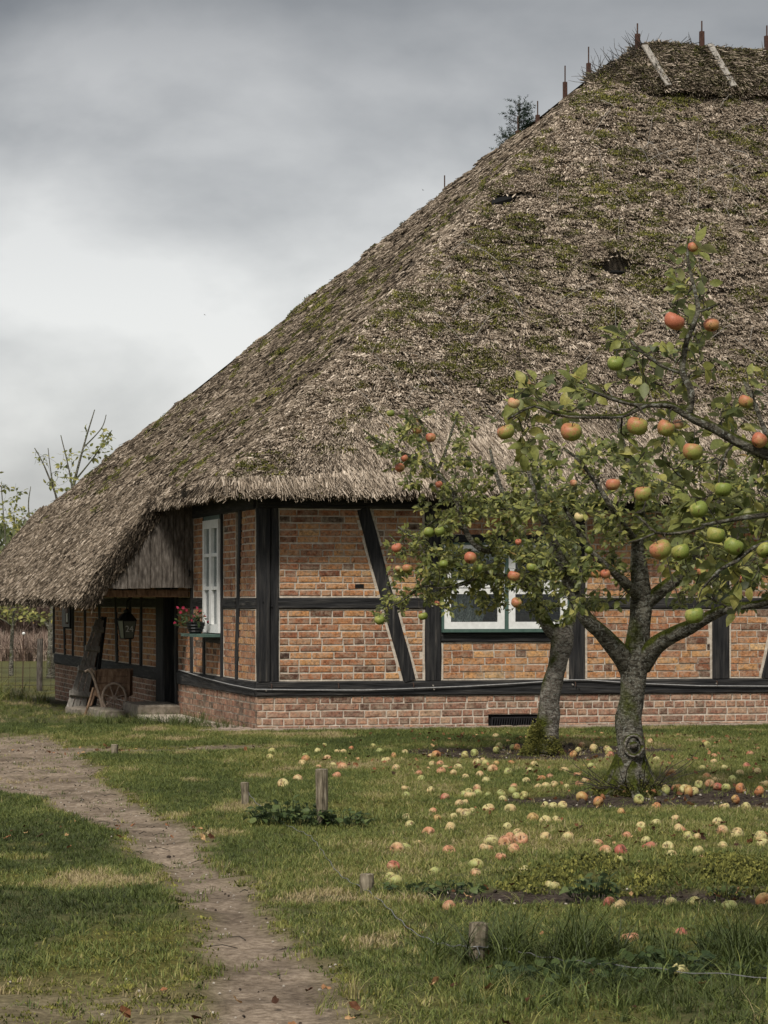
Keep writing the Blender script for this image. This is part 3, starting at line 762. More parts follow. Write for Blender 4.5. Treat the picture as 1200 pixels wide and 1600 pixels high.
# ---- cable along the sill beam
pts = [(-0.035, 4.9, 0.54), (-0.04, 3.0, 0.485), (-0.045, 1.4, 0.455), (-0.045, 0.2, 0.445), (-0.04, -0.045, 0.442)]
pts += [(0.6, -0.045, 0.430), (1.2, -0.05, 0.425), (1.6, -0.05, 0.435), (2.4, -0.05, 0.46), (3.0, -0.05, 0.49), (3.55, -0.045, 0.522), (3.75, -0.045, 0.52), (4.4, -0.05, 0.475), (5.1, -0.05, 0.445), (5.9, -0.05, 0.435), (7.5, -0.05, 0.45)]
mb = MB(); mb.tube(pts, 0.0065, 6); mb.build('cable', M['cable'], house)
for a in (0.15, 0.9, 1.75, 3.62, 5.3):
    mb = MB(); mb.tube([(a, -0.02, 0.50), (a, -0.055, 0.49), (a, -0.055, 0.45)], 0.006, 5); mb.build('cable_hook', M['iron'], house)

# ---- grey boards that close the roof edge over the side door
x0 = -1.10
for k in range(8):
    a = x0 + k * 0.141; b = a + 0.134
    def top(u): return min(2.62, 1.60 + (u + 1.12) * 1.25)
    mb = MB(); y = 3.99 + random.uniform(-0.014, 0.014); dz = random.uniform(-0.012, 0.008)
    V = [(a, y, 1.56 + dz), (b, y, 1.56 + dz), (b, y, top(b)), (a, y, top(a)), (a, y + 0.025, 1.56 + dz), (b, y + 0.025, 1.56 + dz), (b, y + 0.025, top(b)), (a, y + 0.025, top(a))]
    mb.add(V, [(0, 1, 2, 3), (7, 6, 5, 4), (0, 4, 5, 1), (1, 5, 6, 2), (2, 6, 7, 3), (3, 7, 4, 0)])
    mb.build('board', M['board'], house)
mb = MB(); mb.tube([(-0.06, 4.03, 1.70), (-0.06, 3.98, 1.72), (-0.06, 3.97, 1.76), (-0.06, 4.0, 1.78)], 0.012, 6); mb.build('iron_ring', M['black'], house)
timber('overhang_beam', (-1.05, 4.35, 1.50), (-0.02, 4.35, 1.50), 0.09, 0.10, (0, 0, 1), 'oldwood')
timber('overhang_beam', (-0.62, 4.22, 1.515), (-0.62, 5.4, 1.49), 0.08, 0.09, (0, 0, 1), 'oldwood')
timber('overhang_plate', (-1.12, 4.3, 1.50), (-1.12, VLEN, 1.50), 0.10, 0.10, (0, 0, 1), 'timberh')

# ------------------------------------------------------------------ thatched roof
AU, AV, AZ = 5.85, 5.5, 8.55       # ridge end
EZ = 2.62
URIGHT = 11.2
def hip_u(v): return -0.5 + (v + 0.5) * (AU + 0.5) / (AV + 0.5)
def zfront(v): return EZ + (v + 0.5) * (AZ - EZ) / (AV + 0.5)
def zleft(u): return EZ + (u + 0.5) * (AZ - EZ) / (AU + 0.5)
def rear_v(u): return 18.1 - (u + 0.5) * (18.1 - AV) / (AU + 0.5)
nF = np.array([0, -(AZ - EZ) / (AV + 0.5), 1.0]); nF /= np.linalg.norm(nF)
nL = np.array([-(AZ - EZ) / (AU + 0.5), 0, 1.0]); nL /= np.linalg.norm(nL)
HOLES = []
def roof_disp(a, s, seed):
    """bumps of the thatch, metres outward; a along the eave, s up the slope"""
    d = (fbm(a * 0.55, s * 0.6, seed, 3) - 0.5) * 0.22
    d = d + (fbm(a * 2.6, s * 3.4, seed + 4, 3) - 0.5) * 0.12 + (fbm(a * 9, s * 9, seed + 2, 2) - 0.5) * 0.05
    saw = (s * 1.9 + 1.6 * fbm(a * 0.7, s * 0.3, seed + 9, 3)) % 1.0
    d = d + 0.022 * (1 - saw) * sstep(1.0, 2.2, s) - 0.02
    if seed == 3.0:
        # eyebrow over the loft hole, and the dent by the hip
        for (ha, hs, hw) in ((4.87, 4.02, 0.26), (3.72, 5.42, 0.24)):
            d = d + 0.16 * np.exp(-((a - ha) / hw) ** 2) * sstep(hs - 0.02, hs + 0.06, s) * np.exp(-np.maximum(s - hs, 0) / 0.55)
            d = d - 0.16 * np.exp(-((a - ha) / hw) ** 2) * sstep(hs + 0.02, hs - 0.03, s) * np.exp(-np.maximum(hs - s, 0) / 0.18)
    return d
def front_pt(a, s):
    v = -0.5 + s / SF; P = np.stack([a, v, zfront(v)], -1)
    edge = np.clip(np.minimum((a - hip_u(v)) / 0.9, 1), 0, 1)
    return P + nF * (roof_disp(a, s, 3.0) * (0.35 + 0.65 * edge) - 0.10 * (1 - edge) ** 2)[..., None]
SF = math.hypot(1, (AZ - EZ) / (AV + 0.5)); SL = math.hypot(1, (AZ - EZ) / (AU + 0.5))
def left_pt(b, s):
    u = -0.5 + s / SL; P = np.stack([u, b, zleft(u)], -1)
    vh = -0.5 + (u + 0.5) * (AV + 0.5) / (AU + 0.5)
    edge = np.clip(np.minimum(np.minimum((b - vh) / 0.9, (rear_v(u) - b) / 0.9), 1), 0, 1)
    return P + nL * (roof_disp(b, s, 6.0) * (0.35 + 0.65 * edge) - 0.10 * (1 - edge) ** 2)[..., None]
LF, LL = (AV + 0.5) * SF, (AU + 0.5) * SL

def grid_faces(ni, nj, flip=False):
    F = [(i * nj + j, i * nj + j + 1, (i + 1) * nj + j + 1, (i + 1) * nj + j) for i in range(ni - 1) for j in range(nj - 1)]
    return [q[::-1] for q in F] if flip else F

roof = MB()
# front slope, down to the lip and back under to the wall
ns, na = 92, 150
S = np.linspace(LF, 0, ns); rows = []
for s_ in S:
    v = -0.5 + s_ / SF; A = hip_u(v) + (URIGHT - hip_u(v)) * np.linspace(0, 1, na) ** 1.0
    rows.append(front_pt(A, np.full(na, s_)))
lip = rows[-1]
wob = (fbm(lip[:, 0] * 3, 1.0, 2.0, 3) - 0.5) * 0.03
rows.append(np.stack([lip[:, 0], lip[:, 1] + 0.02, 2.585 + wob], -1))
rows.append(np.stack([lip[:, 0] + 0.05, lip[:, 1] * 0 - 0.36, 2.545 + wob], -1))
rows.append(np.stack([np.maximum(lip[:, 0], 0.0) , lip[:, 1] * 0 + 0.02, np.full(na, 2.64)], -1))
R = np.array(rows); roof.add(R.reshape(-1, 3), grid_faces(len(rows), na))
# left slope
nb = 190; S = np.linspace(LL, 0, 90); rows = []
for s_ in S:
    u = -0.5 + s_ / SL; v0 = -0.5 + (u + 0.5) * (AV + 0.5) / (AU + 0.5)
    rows.append(left_pt(v0 + (rear_v(u) - v0) * np.linspace(0, 1, nb), np.full(nb, s_)))
lip = rows[-1]; wob = (fbm(lip[:, 1] * 3, 4.0, 2.0, 3) - 0.5) * 0.03
rows.append(np.stack([lip[:, 0] + 0.02, lip[:, 1], 2.585 + wob], -1))
rows.append(np.stack([lip[:, 0] * 0 - 0.36, lip[:, 1] + 0.05, 2.545 + wob], -1))
rows.append(np.stack([lip[:, 0] * 0 + 0.02, np.maximum(lip[:, 1], 0), np.full(nb, 2.66)], -1))
R = np.array(rows); roof.add(R.reshape(-1, 3), grid_faces(len(rows), nb, True))
# rear slopes (unseen) as plain sheets
roof.add([(AU, AV, AZ), (-0.5, 18.1, EZ), (URIGHT, 18.1, EZ), (URIGHT, AV, AZ)], [(0, 1, 2, 3)])
roof.add([(URIGHT, -0.5, EZ), (URIGHT, AV, AZ), (URIGHT, 18.1, EZ)], [(0, 1, 2)])
# low apron over the side door and beyond
AP0, AP1 = 4.02, 17.45
nb2 = 120; prof = []
def apron_pt(b, s):            # s: 0 at its lower edge .. 1 where it leaves the main slope
    u = -1.36 + s * 1.10; z = 1.50 + s * 1.40 + 0.03 * np.sin(s * PI)
    u = u + 0 * b; z = z + 0 * b
    nn = np.array([-0.77, 0, 0.64])
    f = (fbm(b * 1.2, s * 3, 5.0, 3) - 0.5) * 0.10
    return np.stack([u, b, z], -1) + nn * np.asarray(f)[..., None]
B = np.linspace(AP0, AP1, nb2); rows = []
for s_ in np.linspace(1, 0, 22): rows.append(apron_pt(B, np.full(nb2, s_)))
top_row = rows[0].copy()
lw_ = (fbm(B * 3, 1.0, 7.0, 3) - 0.5) * 0.04
rows.append(np.stack([B * 0 - 1.33, B, 1.445 + lw_], -1))
rows.append(np.stack([B * 0 - 1.20, B, 1.405 + lw_], -1))
rows.append(np.stack([B * 0 - 1.14, B, 1.46 + lw_ * 0.5], -1))
rows.append(np.stack([B * 0 - 0.30, B, np.full(nb2, 2.52)], -1))
R = np.array(rows); nr = len(rows); base = len(roof.v)
roof.add(R.reshape(-1, 3), grid_faces(nr, nb2, True))
for e_ in (0, nb2 - 1):         # cut ends
    ring = [base + i * nb2 + e_ for i in range(nr)]
    c = np.mean([roof.v[i] for i in ring[:]], axis=0); roof.v.append(tuple(c)); roof.t.append(0.0); ci = len(roof.v) - 1
    for i in range(nr): roof.f.append((ring[i], ring[(i + 1) % nr], ci))
roof_o = roof.build('thatched_roof', M['thatchbase'], house, smooth=True)

# ---- reeds
def reed_clump(seed, n, L, w, spread, droop):
    r = random.Random(seed); mb = MB()
    for _ in range(n):
        y = r.uniform(-spread, spread); z = r.uniform(-0.012, 0.012)
        ya, za = r.gauss(0, 0.16), r.gauss(0.0, 0.10)
        l = L * r.uniform(0.65, 1.1); ww = w * r.uniform(0.6, 1.25)
        p0 = Vector((-L * 0.5, y, z)); p1 = p0 + Vector((l, l * ya, l * za - droop * l))
        a = r.uniform(0, 2 * PI)
        V = []
        for p, q in ((p0, 1.0), (p1, 0.8)):
            for i in range(3):
                V.append(p + Vector((0, math.cos(a + i * 2.094) * ww / 2 * q, math.sin(a + i * 2.094) * ww / 2 * q)))
        mb.add(V, [(0, 1, 4, 3), (1, 2, 5, 4), (2, 0, 3, 5), (3, 4, 5)], r.gauss(0, 0.22))
    return mb.mesh('reed', M['straw'], tint=True)
reeds = variants('reed', [reed_clump(k, 7, 0.105, 0.0185, 0.055, 0.03) for k in range(6)] +
                 [reed_clump(20 + k, 11, 0.26, 0.0100, 0.05, 0.02) for k in range(4)])

def mossfield(a, s, seed):
    n = fbm(a * 6.0 + 3, s * 7.0, seed, 3)
    m = fbm(a * 0.9, s * 0.9, seed + 2, 3)
    return n + 0.55 * (m - 0.5)

RP, RR, RS, RI, RT, RM = [], [], [], [], [], []
MP, MR, MS, MI, MT = [], [], [], [], []
def lay(face, n):
    rg = RNG
    if face == 'F':
        s = rg.uniform(-0.02, LF, n); v = -0.5 + s / SF
        a = rg.uniform(-0.5, URIGHT, n); k = (a > hip_u(v) - 0.02) & ~((np.abs(a - 4.87) < 0.19) & (s > 3.93) & (s < 4.03)) & ~((np.abs(a - 3.75) < 0.20) & (s > 5.24) & (s < 5.42)); a, s, v = a[k], s[k], v[k]
        P = front_pt(a, s); N = np.tile(nF, (len(a), 1)); T = np.tile([0, -1 / SF, -(AZ - EZ) / (AV + 0.5) / SF], (len(a), 1))
        # near the hip the reeds fan out
        fan = np.clip(1 - (a - hip_u(v)) / 1.3, 0, 1); T = T + np.array([-1, 0, 0]) * (0.75 * fan)[:, None]; N = N + nL * (fan * 0.5)[:, None]
        low = sstep(1.55, 0.9, s + 0.5 * (fbm(a * 0.8, 0.0, 1.0, 3) - 0.5)) * (1 - fan)
        mf = mossfield(a, s, 3.0)
        dry = fbm(a * 0.6, s * 0.6, 14.0, 3)
        tint = 0.54 + 0.30 * (dry - 0.5) * 2 * 0.6 + 0.25 * low + rg.normal(0, 0.15, len(a)) + 0.10 * fan - 0.045 * sstep(3, 8, a) - 0.03 * sstep(4, 7, s)
        yaw = rg.normal(0, 1, len(a)) * (0.33 * (1 - low) + 0.10 * low)
        lift = rg.uniform(0.10, 0.95, len(a)) * (1 - 0.8 * low)
        longr = (rg.random(len(a)) < 0.06 + 0.85 * low)
    elif face == 'L':
        s = rg.uniform(0, LL, n); u = -0.5 + s / SL; b = rg.uniform(-0.5, 18.1, n)
        v0 = -0.5 + (u + 0.5) * (AV + 0.5) / (AU + 0.5); k = (b > v0) & (b < rear_v(u) + 0.03); b, s, u = b[k], s[k], u[k]; v0 = v0[k]
        P = left_pt(b, s); N = np.tile(nL, (len(b), 1)); T = np.tile([-1 / SL, 0, -(AZ - EZ) / (AU + 0.5) / SL], (len(b), 1))
        fan = np.clip(1 - (b - v0) / 1.0, 0, 1); T = T + np.array([0, -1, 0]) * (0.7 * fan)[:, None]; N = N + nF * (fan * 0.5)[:, None]
        mf = mossfield(b * 0.8, s, 7.0) - 0.10 + 0.06 * fan; a = b
        tint = 0.34 + 0.25 * (fbm(b * 0.7, s, 4.0, 3) - 0.5) + rg.normal(0, 0.13, len(b)) + 0.12 * fan
        low = np.zeros(len(b)); yaw = rg.normal(0, 0.33, len(b)); lift = rg.uniform(0.03, 0.30, len(b)); longr = rg.random(len(b)) < 0.03
    else:
        s = rg.uniform(-0.04, 1, n); b = rg.uniform(AP0 - 0.02, AP1, n); P = apron_pt(b, s)
        N = np.tile([-0.79, 0.0, 0.61], (n, 1)); T = np.tile([-0.61, 0.0, -0.79], (n, 1)); a = b
        mf = np.full(n, 0.3); tint = 0.37 + rg.normal(0, 0.14, n) + 0.15 * (fbm(b, s * 3, 4.0, 3) - 0.5)
        low = np.zeros(n); yaw = rg.normal(0, 0.28, n); lift = rg.uniform(0.03, 0.25, n); longr = rg.random(n) < 0.04
    n = len(P)
    T = T / np.linalg.norm(T, axis=1, keepdims=True); N = N / np.linalg.norm(N, axis=1, keepdims=True)
    Bv = np.cross(N, T)
    D = T * np.cos(yaw)[:, None] + Bv * np.sin(yaw)[:, None]
    D = D * np.cos(lift)[:, None] + N * np.sin(lift)[:, None]
    RP.append(P + N * rg.uniform(0.0, 0.028, n)[:, None]); RR.append(eul(D, N)); RS.append(rg.uniform(0.75, 1.25, n) * (0.85 if face == 'F' else 0.78))
    RI.append(np.where(longr, 6 + rg.integers(0, 4, n), rg.integers(0, 6, n)))
    ms = sstep(0.55, 0.68, mf) * (1 - low) * rg.random(n)
    RT.append(np.clip(tint, 0.02, 0.98)); RM.append(np.clip(ms * 0.28, 0, 1))
    if face != 'A':
        k = (rg.random(n) < 0.36 * sstep(0.57, 0.67, mf) * (1 - 0.9 * low))
        q = P[k] + N[k] * 0.03; m = len(q)
        MP.append(q); MR.append(eul(D[k], N[k])); MS.append(rg.uniform(0.8, 1.7, m)); MI.append(rg.integers(0, 4, m)); MT.append(np.clip(rg.normal(0.42, 0.22, m), 0, 1))
lay('F', 85000); lay('L', 95000); lay('A', 30000)
# lips: hanging cut ends along the front eave and the open ends of the apron
def lay_edge(P, T, N, yawsd, tint0, long_=True):
    n = len(P); yaw = RNG.normal(0, yawsd, n); Bv = np.cross(N, T)
    D = T * np.cos(yaw)[:, None] + Bv * np.sin(yaw)[:, None]
    RP.append(P); RR.append(eul(D, N)); RS.append(RNG.uniform(0.6, 1.0, n)); RI.append(RNG.integers(0, 10, n))
    RT.append(np.clip(RNG.normal(tint0, 0.14, n), 0.02, 0.95)); RM.append(np.zeros(n))
n = 3500; a = RNG.uniform(-0.45, URIGHT, n)
lay_edge(np.stack([a, RNG.uniform(-0.50, -0.40, n), RNG.uniform(2.60, 2.66, n)], 1), np.tile([0, -0.55, -0.83], (n, 1)), np.tile([0, -0.83, 0.55], (n, 1)), 0.15, 0.52)
n = 2600; f = RNG.uniform(0, 1, n); q = RNG.uniform(0, 1, n) ** 0.8
P = np.stack([-1.36 + f * 1.0 + q * 0.10, np.full(n, AP0 - 0.01) + RNG.uniform(-0.02, 0.03, n), 1.50 + f * 1.35 - q * 0.13], 1)
lay_edge(P, np.tile([-0.60, -0.25, -0.76], (n, 1)), np.tile([-0.1, -0.95, 0.25], (n, 1)), 0.2, 0.24)
n = 1800; b = RNG.uniform(AP0, AP1, n)
lay_edge(np.stack([RNG.uniform(-1.37, -1.24, n), b, RNG.uniform(1.42, 1.50, n)], 1), np.tile([-0.5, 0, -0.86], (n, 1)), np.tile([-0.86, 0, 0.5], (n, 1)), 0.2, 0.26)
n = 1200; b = RNG.uniform(-0.4, AP0, n)
lay_edge(np.stack([RNG.uniform(-0.50, -0.40, n), b, RNG.uniform(2.60, 2.66, n)], 1), np.tile([-0.5, 0, -0.86], (n, 1)), np.tile([-0.86, 0, 0.5], (n, 1)), 0.2, 0.36)
scatter('reed_thatch', np.concatenate(RP), np.concatenate(RR), np.concatenate(RS), np.concatenate(RI), np.concatenate(RT), reeds, roof_o, np.concatenate(RM))

def moss_clump(seed, m):
    r = random.Random(seed); mb = MB()
    for _ in range(34):
        p = Vector((r.gauss(0, 0.026), r.gauss(0, 0.030), r.uniform(-0.012, 0.006))); tn = r.gauss(0, 0.16)
        d = Vector((r.gauss(0, 0.5), r.gauss(0, 0.5), 1)).normalized() * r.uniform(0.007, 0.018); s = d.orthogonal().normalized() * 0.0042
        mb.add([p - s, p + s, p + d + s * 0.7, p + d - s * 0.7], [(0, 1, 2, 3)], tn); s2 = d.cross(s).normalized() * 0.0042
        mb.add([p - s2, p + s2, p + d + s2 * 0.7, p + d - s2 * 0.7], [(0, 1, 2, 3)], tn)
    return mb.mesh('moss', m, tint=True)
mossv = variants('moss', [moss_clump(k, M['moss']) for k in range(4)])
scatter('moss', np.concatenate(MP), np.concatenate(MR), np.concatenate(MS), np.concatenate(MI), np.concatenate(MT), mossv, roof_o)

# ---- long loose stalks lying on the thatch
mb = MB()
for _ in range(150):
    a = random.uniform(0.8, 8.5); s = random.uniform(0.8, LF - 0.5)
    if a < hip_u(-0.5 + s / SF) + 0.2: continue
    an = random.choice([-1, 1]) * random.uniform(0.1, 1.0); L = random.uniform(0.25, 0.9)
    pts = [tuple(front_pt(np.array([a + math.sin(an) * L * t]), np.array([s - math.cos(an) * L * t]))[0] + nF * (0.07 + 0.03 * math.sin(t * 3))) for t in (0, 0.33, 0.66, 1)]
    mb.tube(pts, 0.0035, 3)
me_o = mb.build('loose_stalks', M['greywood'], roof_o); me_o['kind'] = 'stuff'

# ---- dark loft hole under its eyebrow
hp = front_pt(np.array([4.87]), np.array([3.97]))[0]
mb = MB(); mb.lathe([(0.02, -0.07), (0.17, -0.05), (0.19, 0.0), (0.13, 0.05), (0.02, 0.07)], 14)
mb.build('loft_hole', M['void'], roof_o, loc=tuple(hp + nF * 0.02 + np.array([0, 0, 0.03])), scale=(1, 0.5, 0.42))
hp = front_pt(np.array([3.70]), np.array([5.36]))[0]
mb = MB(); mb.lathe([(0.02, -0.07), (0.19, -0.05), (0.22, 0.0), (0.15, 0.05), (0.02, 0.07)], 14)
mb.build('hip_hole', M['void'], roof_o, loc=tuple(hp + nF * 0.03), rot=(0, -0.3, 0), scale=(1, 0.55, 0.85))

# ---- ridge cap of heather sods
cap = MB(); nc = 70; rows = []
U = np.linspace(5.62, URIGHT, nc)
endf = sstep(5.2, 6.1, U)
prof = [(-0.50, -0.50, 0.00), (-0.62, -0.52, 0.10), (-0.52, -0.42, 0.20), (-0.34, -0.25, 0.25), (-0.16, -0.08, 0.26), (0.0, 0.0, 0.24), (0.25, -0.1, 0.22), (0.8, -0.4, 0.15)]
def cap_pt(U, k):
    dv, dz, out = prof[k]
    e_ = sstep(5.4, 6.5, U)
    n_ = (fbm(U * 2.2, k * 0.9, 31.0, 4) - 0.5)
    return np.stack([U - (1 - e_) * 0.06 * k / 7, AV + dv * (0.30 + 0.70 * e_) + 0.12 * n_, AZ - 0.02 + dz * (0.62 + 0.38 * e_) + out * (0.65 + 0.35 * e_) + 0.16 * n_ - (1 - e_) * 0.42], -1)
for k in range(len(prof)): rows.append(cap_pt(U, k))
R = np.array(rows); cap.add(R.reshape(-1, 3), grid_faces(len(rows), nc, True))
cap_o = cap.build('ridge_cap', M['thatchbase'], house, smooth=True)
n = 9000; kk = RNG.uniform(0.6, 5.4, n); uu = RNG.uniform(5.6, URIGHT, n)
k0 = kk.astype(int); fr_ = (kk - k0)[:, None]
pa = np.zeros((n, 3)); pb = np.zeros((n, 3))
for k in range(6):
    m_k = k0 == k
    pa[m_k] = cap_pt(uu[m_k], k); pb[m_k] = cap_pt(uu[m_k], k + 1)
P = pa * (1 - fr_) + pb * fr_
N = np.tile([0, -0.62, 0.78], (n, 1)); T = np.tile([0, -0.78, -0.62], (n, 1))
yaw = RNG.normal(0, 0.75, n); lift = RNG.uniform(0, 0.5, n); Bv = np.cross(N, T)
D = T * np.cos(yaw)[:, None] + Bv * np.sin(yaw)[:, None]; D = D * np.cos(lift)[:, None] + N * np.sin(lift)[:, None]
scatter('heather', P, eul(D, N), RNG.uniform(0.6, 1.2, n), RNG.integers(0, 10, n), np.clip(RNG.normal(0.36, 0.18, n), 0.02, 0.85), reeds, cap_o, np.clip(RNG.normal(0.0, 0.25, n), 0, 0.7))
k = RNG.integers(0, n, 1500)
scatter('cap_moss', P[k] + N[k] * 0.02, eul(D[k], N[k]), RNG.uniform(0.6, 1.2, 1500), RNG.integers(0, 4, 1500), np.clip(RNG.normal(0.25, 0.2, 1500), 0, 1), mossv, cap_o)
tw = MB()
for _ in range(120):
    u = random.choice([random.uniform(5.5, 6.3)] * 3 + [random.uniform(5.5, 9.5)]); b_ = cap_pt(np.array([u]), 4)[0]
    p = Vector(b_); d = Vector((random.gauss(-0.35, 0.6), random.gauss(0, 0.4), random.uniform(0.2, 1.1))).normalized(); L = random.uniform(0.12, 0.38)
    if u > 6.3: L *= 0.6
    pts = [p]
    for i in range(3): d = (d + Vector((random.gauss(0, .25), random.gauss(0, .25), random.gauss(0, .2)))).normalized(); pts.append(pts[-1] + d * L / 3)
    tw.tube(pts, [0.006, 0.005, 0.004, 0.002], 3)
tw.build('heather_stems', M['twig'], cap_o)['kind'] = 'stuff'
for u in (6.20, 7.10, 8.02, 8.94, 9.86):
    zt = float(cap_pt(np.array([u]), 5)[0][2])
    mb = MB(); mb.beam((u, AV - 0.05, zt - 0.15), (u, AV - 0.05, zt + 0.22), 0.062, 0.062, (1, 0, 0), j=0.002)
    po = mb.build('ridge_post', M['brownclad'], house)
    mb = MB(); mb.tube([(u, AV - 0.05, zt + 0.20), (u, AV - 0.05, zt + 0.36)], 0.010, 6); mb.build('rod', M['iron'], po)
    pa_ = cap_pt(np.array([u + 0.06]), 4)[0]; pb_ = cap_pt(np.array([u + 0.17]), 1)[0]
    mb = MB(); mb.beam(Vector(pa_) + Vector((0, -0.05, 0.06)), Vector(pb_) + Vector((0.05, -0.08, 0.02)), 0.085, 0.03, (1, 0, 0), j=0.002); mb.build('ridge_plank', M['greywood'], house)
for f in (0.030, 0.062, 0.10, 0.128, 0.235):
    u = AU + (-0.5 - AU) * f; v = AV + (18.1 - AV) * f; z = AZ + (EZ - AZ) * f
    mb = MB(); mb.beam((u, v, z - 0.3), (u, v, z + (0.20 if f < 0.07 else 0.05)), 0.055, 0.055, (1, 0, 0), j=0.002); po = mb.build('hip_post', M['brownclad'], house)
    mb = MB(); mb.tube([(u, v, z), (u, v, z + (0.42 if f < 0.08 else 0.24))], 0.009, 6); mb.build('rod', M['iron'], po)

# ------------------------------------------------------------------ paving strip at the wall foot
pv = MB(); pv.box(-0.62, ULEN, -0.42, 0.0, -0.06, -0.012); pv.box(-0.55, 0.0, 0.0, 5.0, -0.12, -0.02)
pav = pv.build('pavement', M['mortar'], None); pav.location = (CX, CY, 0); pav.rotation_euler = (0, 0, HANG); pav['kind'] = 'structure'
pb_m = []
for k in range(5):
    random.seed(80 + k); mb = MB(); mb.box(-0.5, 0.5, -0.5, 0.5, -0.02, 0.022, j=0.006)
    pb_m.append(mb.mesh('paving_brick', M['paving']))
cnt = 0
for r in range(3):
    a = -0.6 - 0.1 * (r % 2)
    while a < 6.2:
        L = random.choice((0.235, 0.235, 0.12)); 
        link('paving_brick', pb_m[random.randrange(5)], pav, (a + L / 2, -0.07 - r * 0.125, -0.004 + random.uniform(-0.006, 0.006)), (random.gauss(0, .015), random.gauss(0, .015), random.gauss(0, .02)), (L - 0.012, 0.112, 1)); a += L; cnt += 1
for r in range(4):
    b = 0.1
    while b < 4.9:
        L = 0.24; link('paving_brick', pb_m[random.randrange(5)], pav, (-0.07 - r * 0.125, b + L / 2, -0.014 - b * 0.012), (0, 0, PI / 2 + random.gauss(0, .02)), (L - 0.012, 0.112, 1)); b += L

# ------------------------------------------------------------------ leaves, grass, weeds: source meshes
def leaf_mesh(seed, m, wid=0.56, fold=0.25, curl=0.5, name='leaf'):
    r = random.Random(seed); mb = MB(); n = 5
    fold *= r.uniform(0.4, 1.5); curl *= r.uniform(-0.3, 1.4); tw_ = r.uniform(-0.5, 0.5)
    V = []; x = z = 0.0; ang = 0.15
    for k in range(n + 1):
        t = k / n; w = wid * 0.5 * math.sin(PI * min(1, t ** 0.8 * 0.97 + 0.02)) * (1 if k < n else 0.05)
        rot = tw_ * t
        for sgn in (-1, 0, 1):
            y0, z0 = sgn * w, abs(sgn) * w * fold + (r.uniform(-0.02, 0.02) if sgn else 0)
            V.append((x, y0 * math.cos(rot) - z0 * math.sin(rot), z + y0 * math.sin(rot) + z0 * math.cos(rot)))
        x += math.cos(ang) / n; z += math.sin(ang) / n; ang -= curl / n * 1.6
    F = [(3 * k + j, 3 * k + 3 + j, 3 * k + 4 + j, 3 * k + 1 + j) for k in range(n) for j in (0, 1)]
    mb.add(V, F)
    mb.tube([(-0.35, 0, -0.03), (-0.1, 0, 0.0), (0.05, 0, 0.0)], 0.016, 3, cap=False)
    return mb.mesh(name, m, smooth=True)
leaf_ms = [leaf_mesh(k, M['leaf']) for k in range(8)]
leafv = variants('leaf', leaf_ms)

def tuft_mesh(seed, n, h, w, spread, lean, m, segs=3):
    r = random.Random(seed); mb = MB()
    for _ in range(n):
        a = r.uniform(0, 2 * PI); rr = spread * math.sqrt(r.random()); p = Vector((rr * math.cos(a), rr * math.sin(a), -0.006))
        a2 = r.uniform(0, 2 * PI); l = abs(r.gauss(lean, lean * 0.5)); H = h * r.uniform(0.45, 1.15); W = w * r.uniform(0.7, 1.3)
        out = Vector((math.cos(a2), math.sin(a2), 0)); sd_ = Vector((-math.sin(a2 + r.uniform(-.8, .8)), math.cos(a2), 0)); V = []
        for k in range(segs + 1):
            t = k / segs; c = p + out * (H * l * t * t) + Vector((0, 0, H * t * (1 - 0.25 * l * t)))
            ww = W * (1 - t ** 1.6 * 0.92)
            V += [c - sd_ * ww / 2, c + sd_ * ww / 2]
        mb.add(V, [(2 * k, 2 * k + 1, 2 * k + 3, 2 * k + 2) for k in range(segs)], r.gauss(0, 0.10))
    return mb.mesh('grass', m, tint=True)
grassv = variants('grass', [tuft_mesh(k, 18, 0.040, 0.0042, 0.05, 0.8, M['grass']) for k in range(5)] +
                  [tuft_mesh(10 + k, 14, 0.085, 0.0045, 0.04, 0.9, M['grass']) for k in range(3)] +
                  [tuft_mesh(20 + k, 22, 0.24, 0.006, 0.05, 0.8, M['grass'], 4) for k in range(3)])

def frustum(n, y0, y1, mg=0.65):
    y = np.sqrt(RNG.uniform(y0 ** 2, y1 ** 2, n)); x = RNG.uniform(-1, 1, n) * (0.1311 * y + mg)
    return x, y
def outside_house(x, y):
    u = 0.972 * (x - CX) + 0.236 * (y - CY); v = -0.236 * (x - CX) + 0.972 * (y - CY)
    return ~((u > -0.45) & (v > -0.40))
def grass_layer(name, n, y0, y1, kind, keep, tint, scale):
    x, y = frustum(n, y0, y1)
    k = outside_house(x, y) & (RNG.random(n) < keep(x, y)); x, y = x[k], y[k]; n = len(x)
    P = np.stack([x, y, ground_z(x, y) - 0.03 * m_path(x, y) - 0.02 * m_soil(x, y)], 1)
    rot = np.stack([RNG.normal(0, .1, n), RNG.normal(0, .1, n), RNG.uniform(0, 2 * PI, n)], 1)
    lo, hi = kind
    o = scatter(name, P, rot, scale(x, y) * RNG.uniform(0.7, 1.3, n), RNG.integers(lo, hi, n), np.clip(tint(x, y) + RNG.normal(0, 0.13, n), 0.02, 1), grassv)
    return o
def lawn_keep(x, y):
    p, s, m = m_path(x, y), m_soil(x, y), m_moss(x, y)
    return np.clip((1 - p * 1.0) ** 2 * (1 - s * 0.97) * (1 - 0.5 * m) + 0.02, 0, 1)
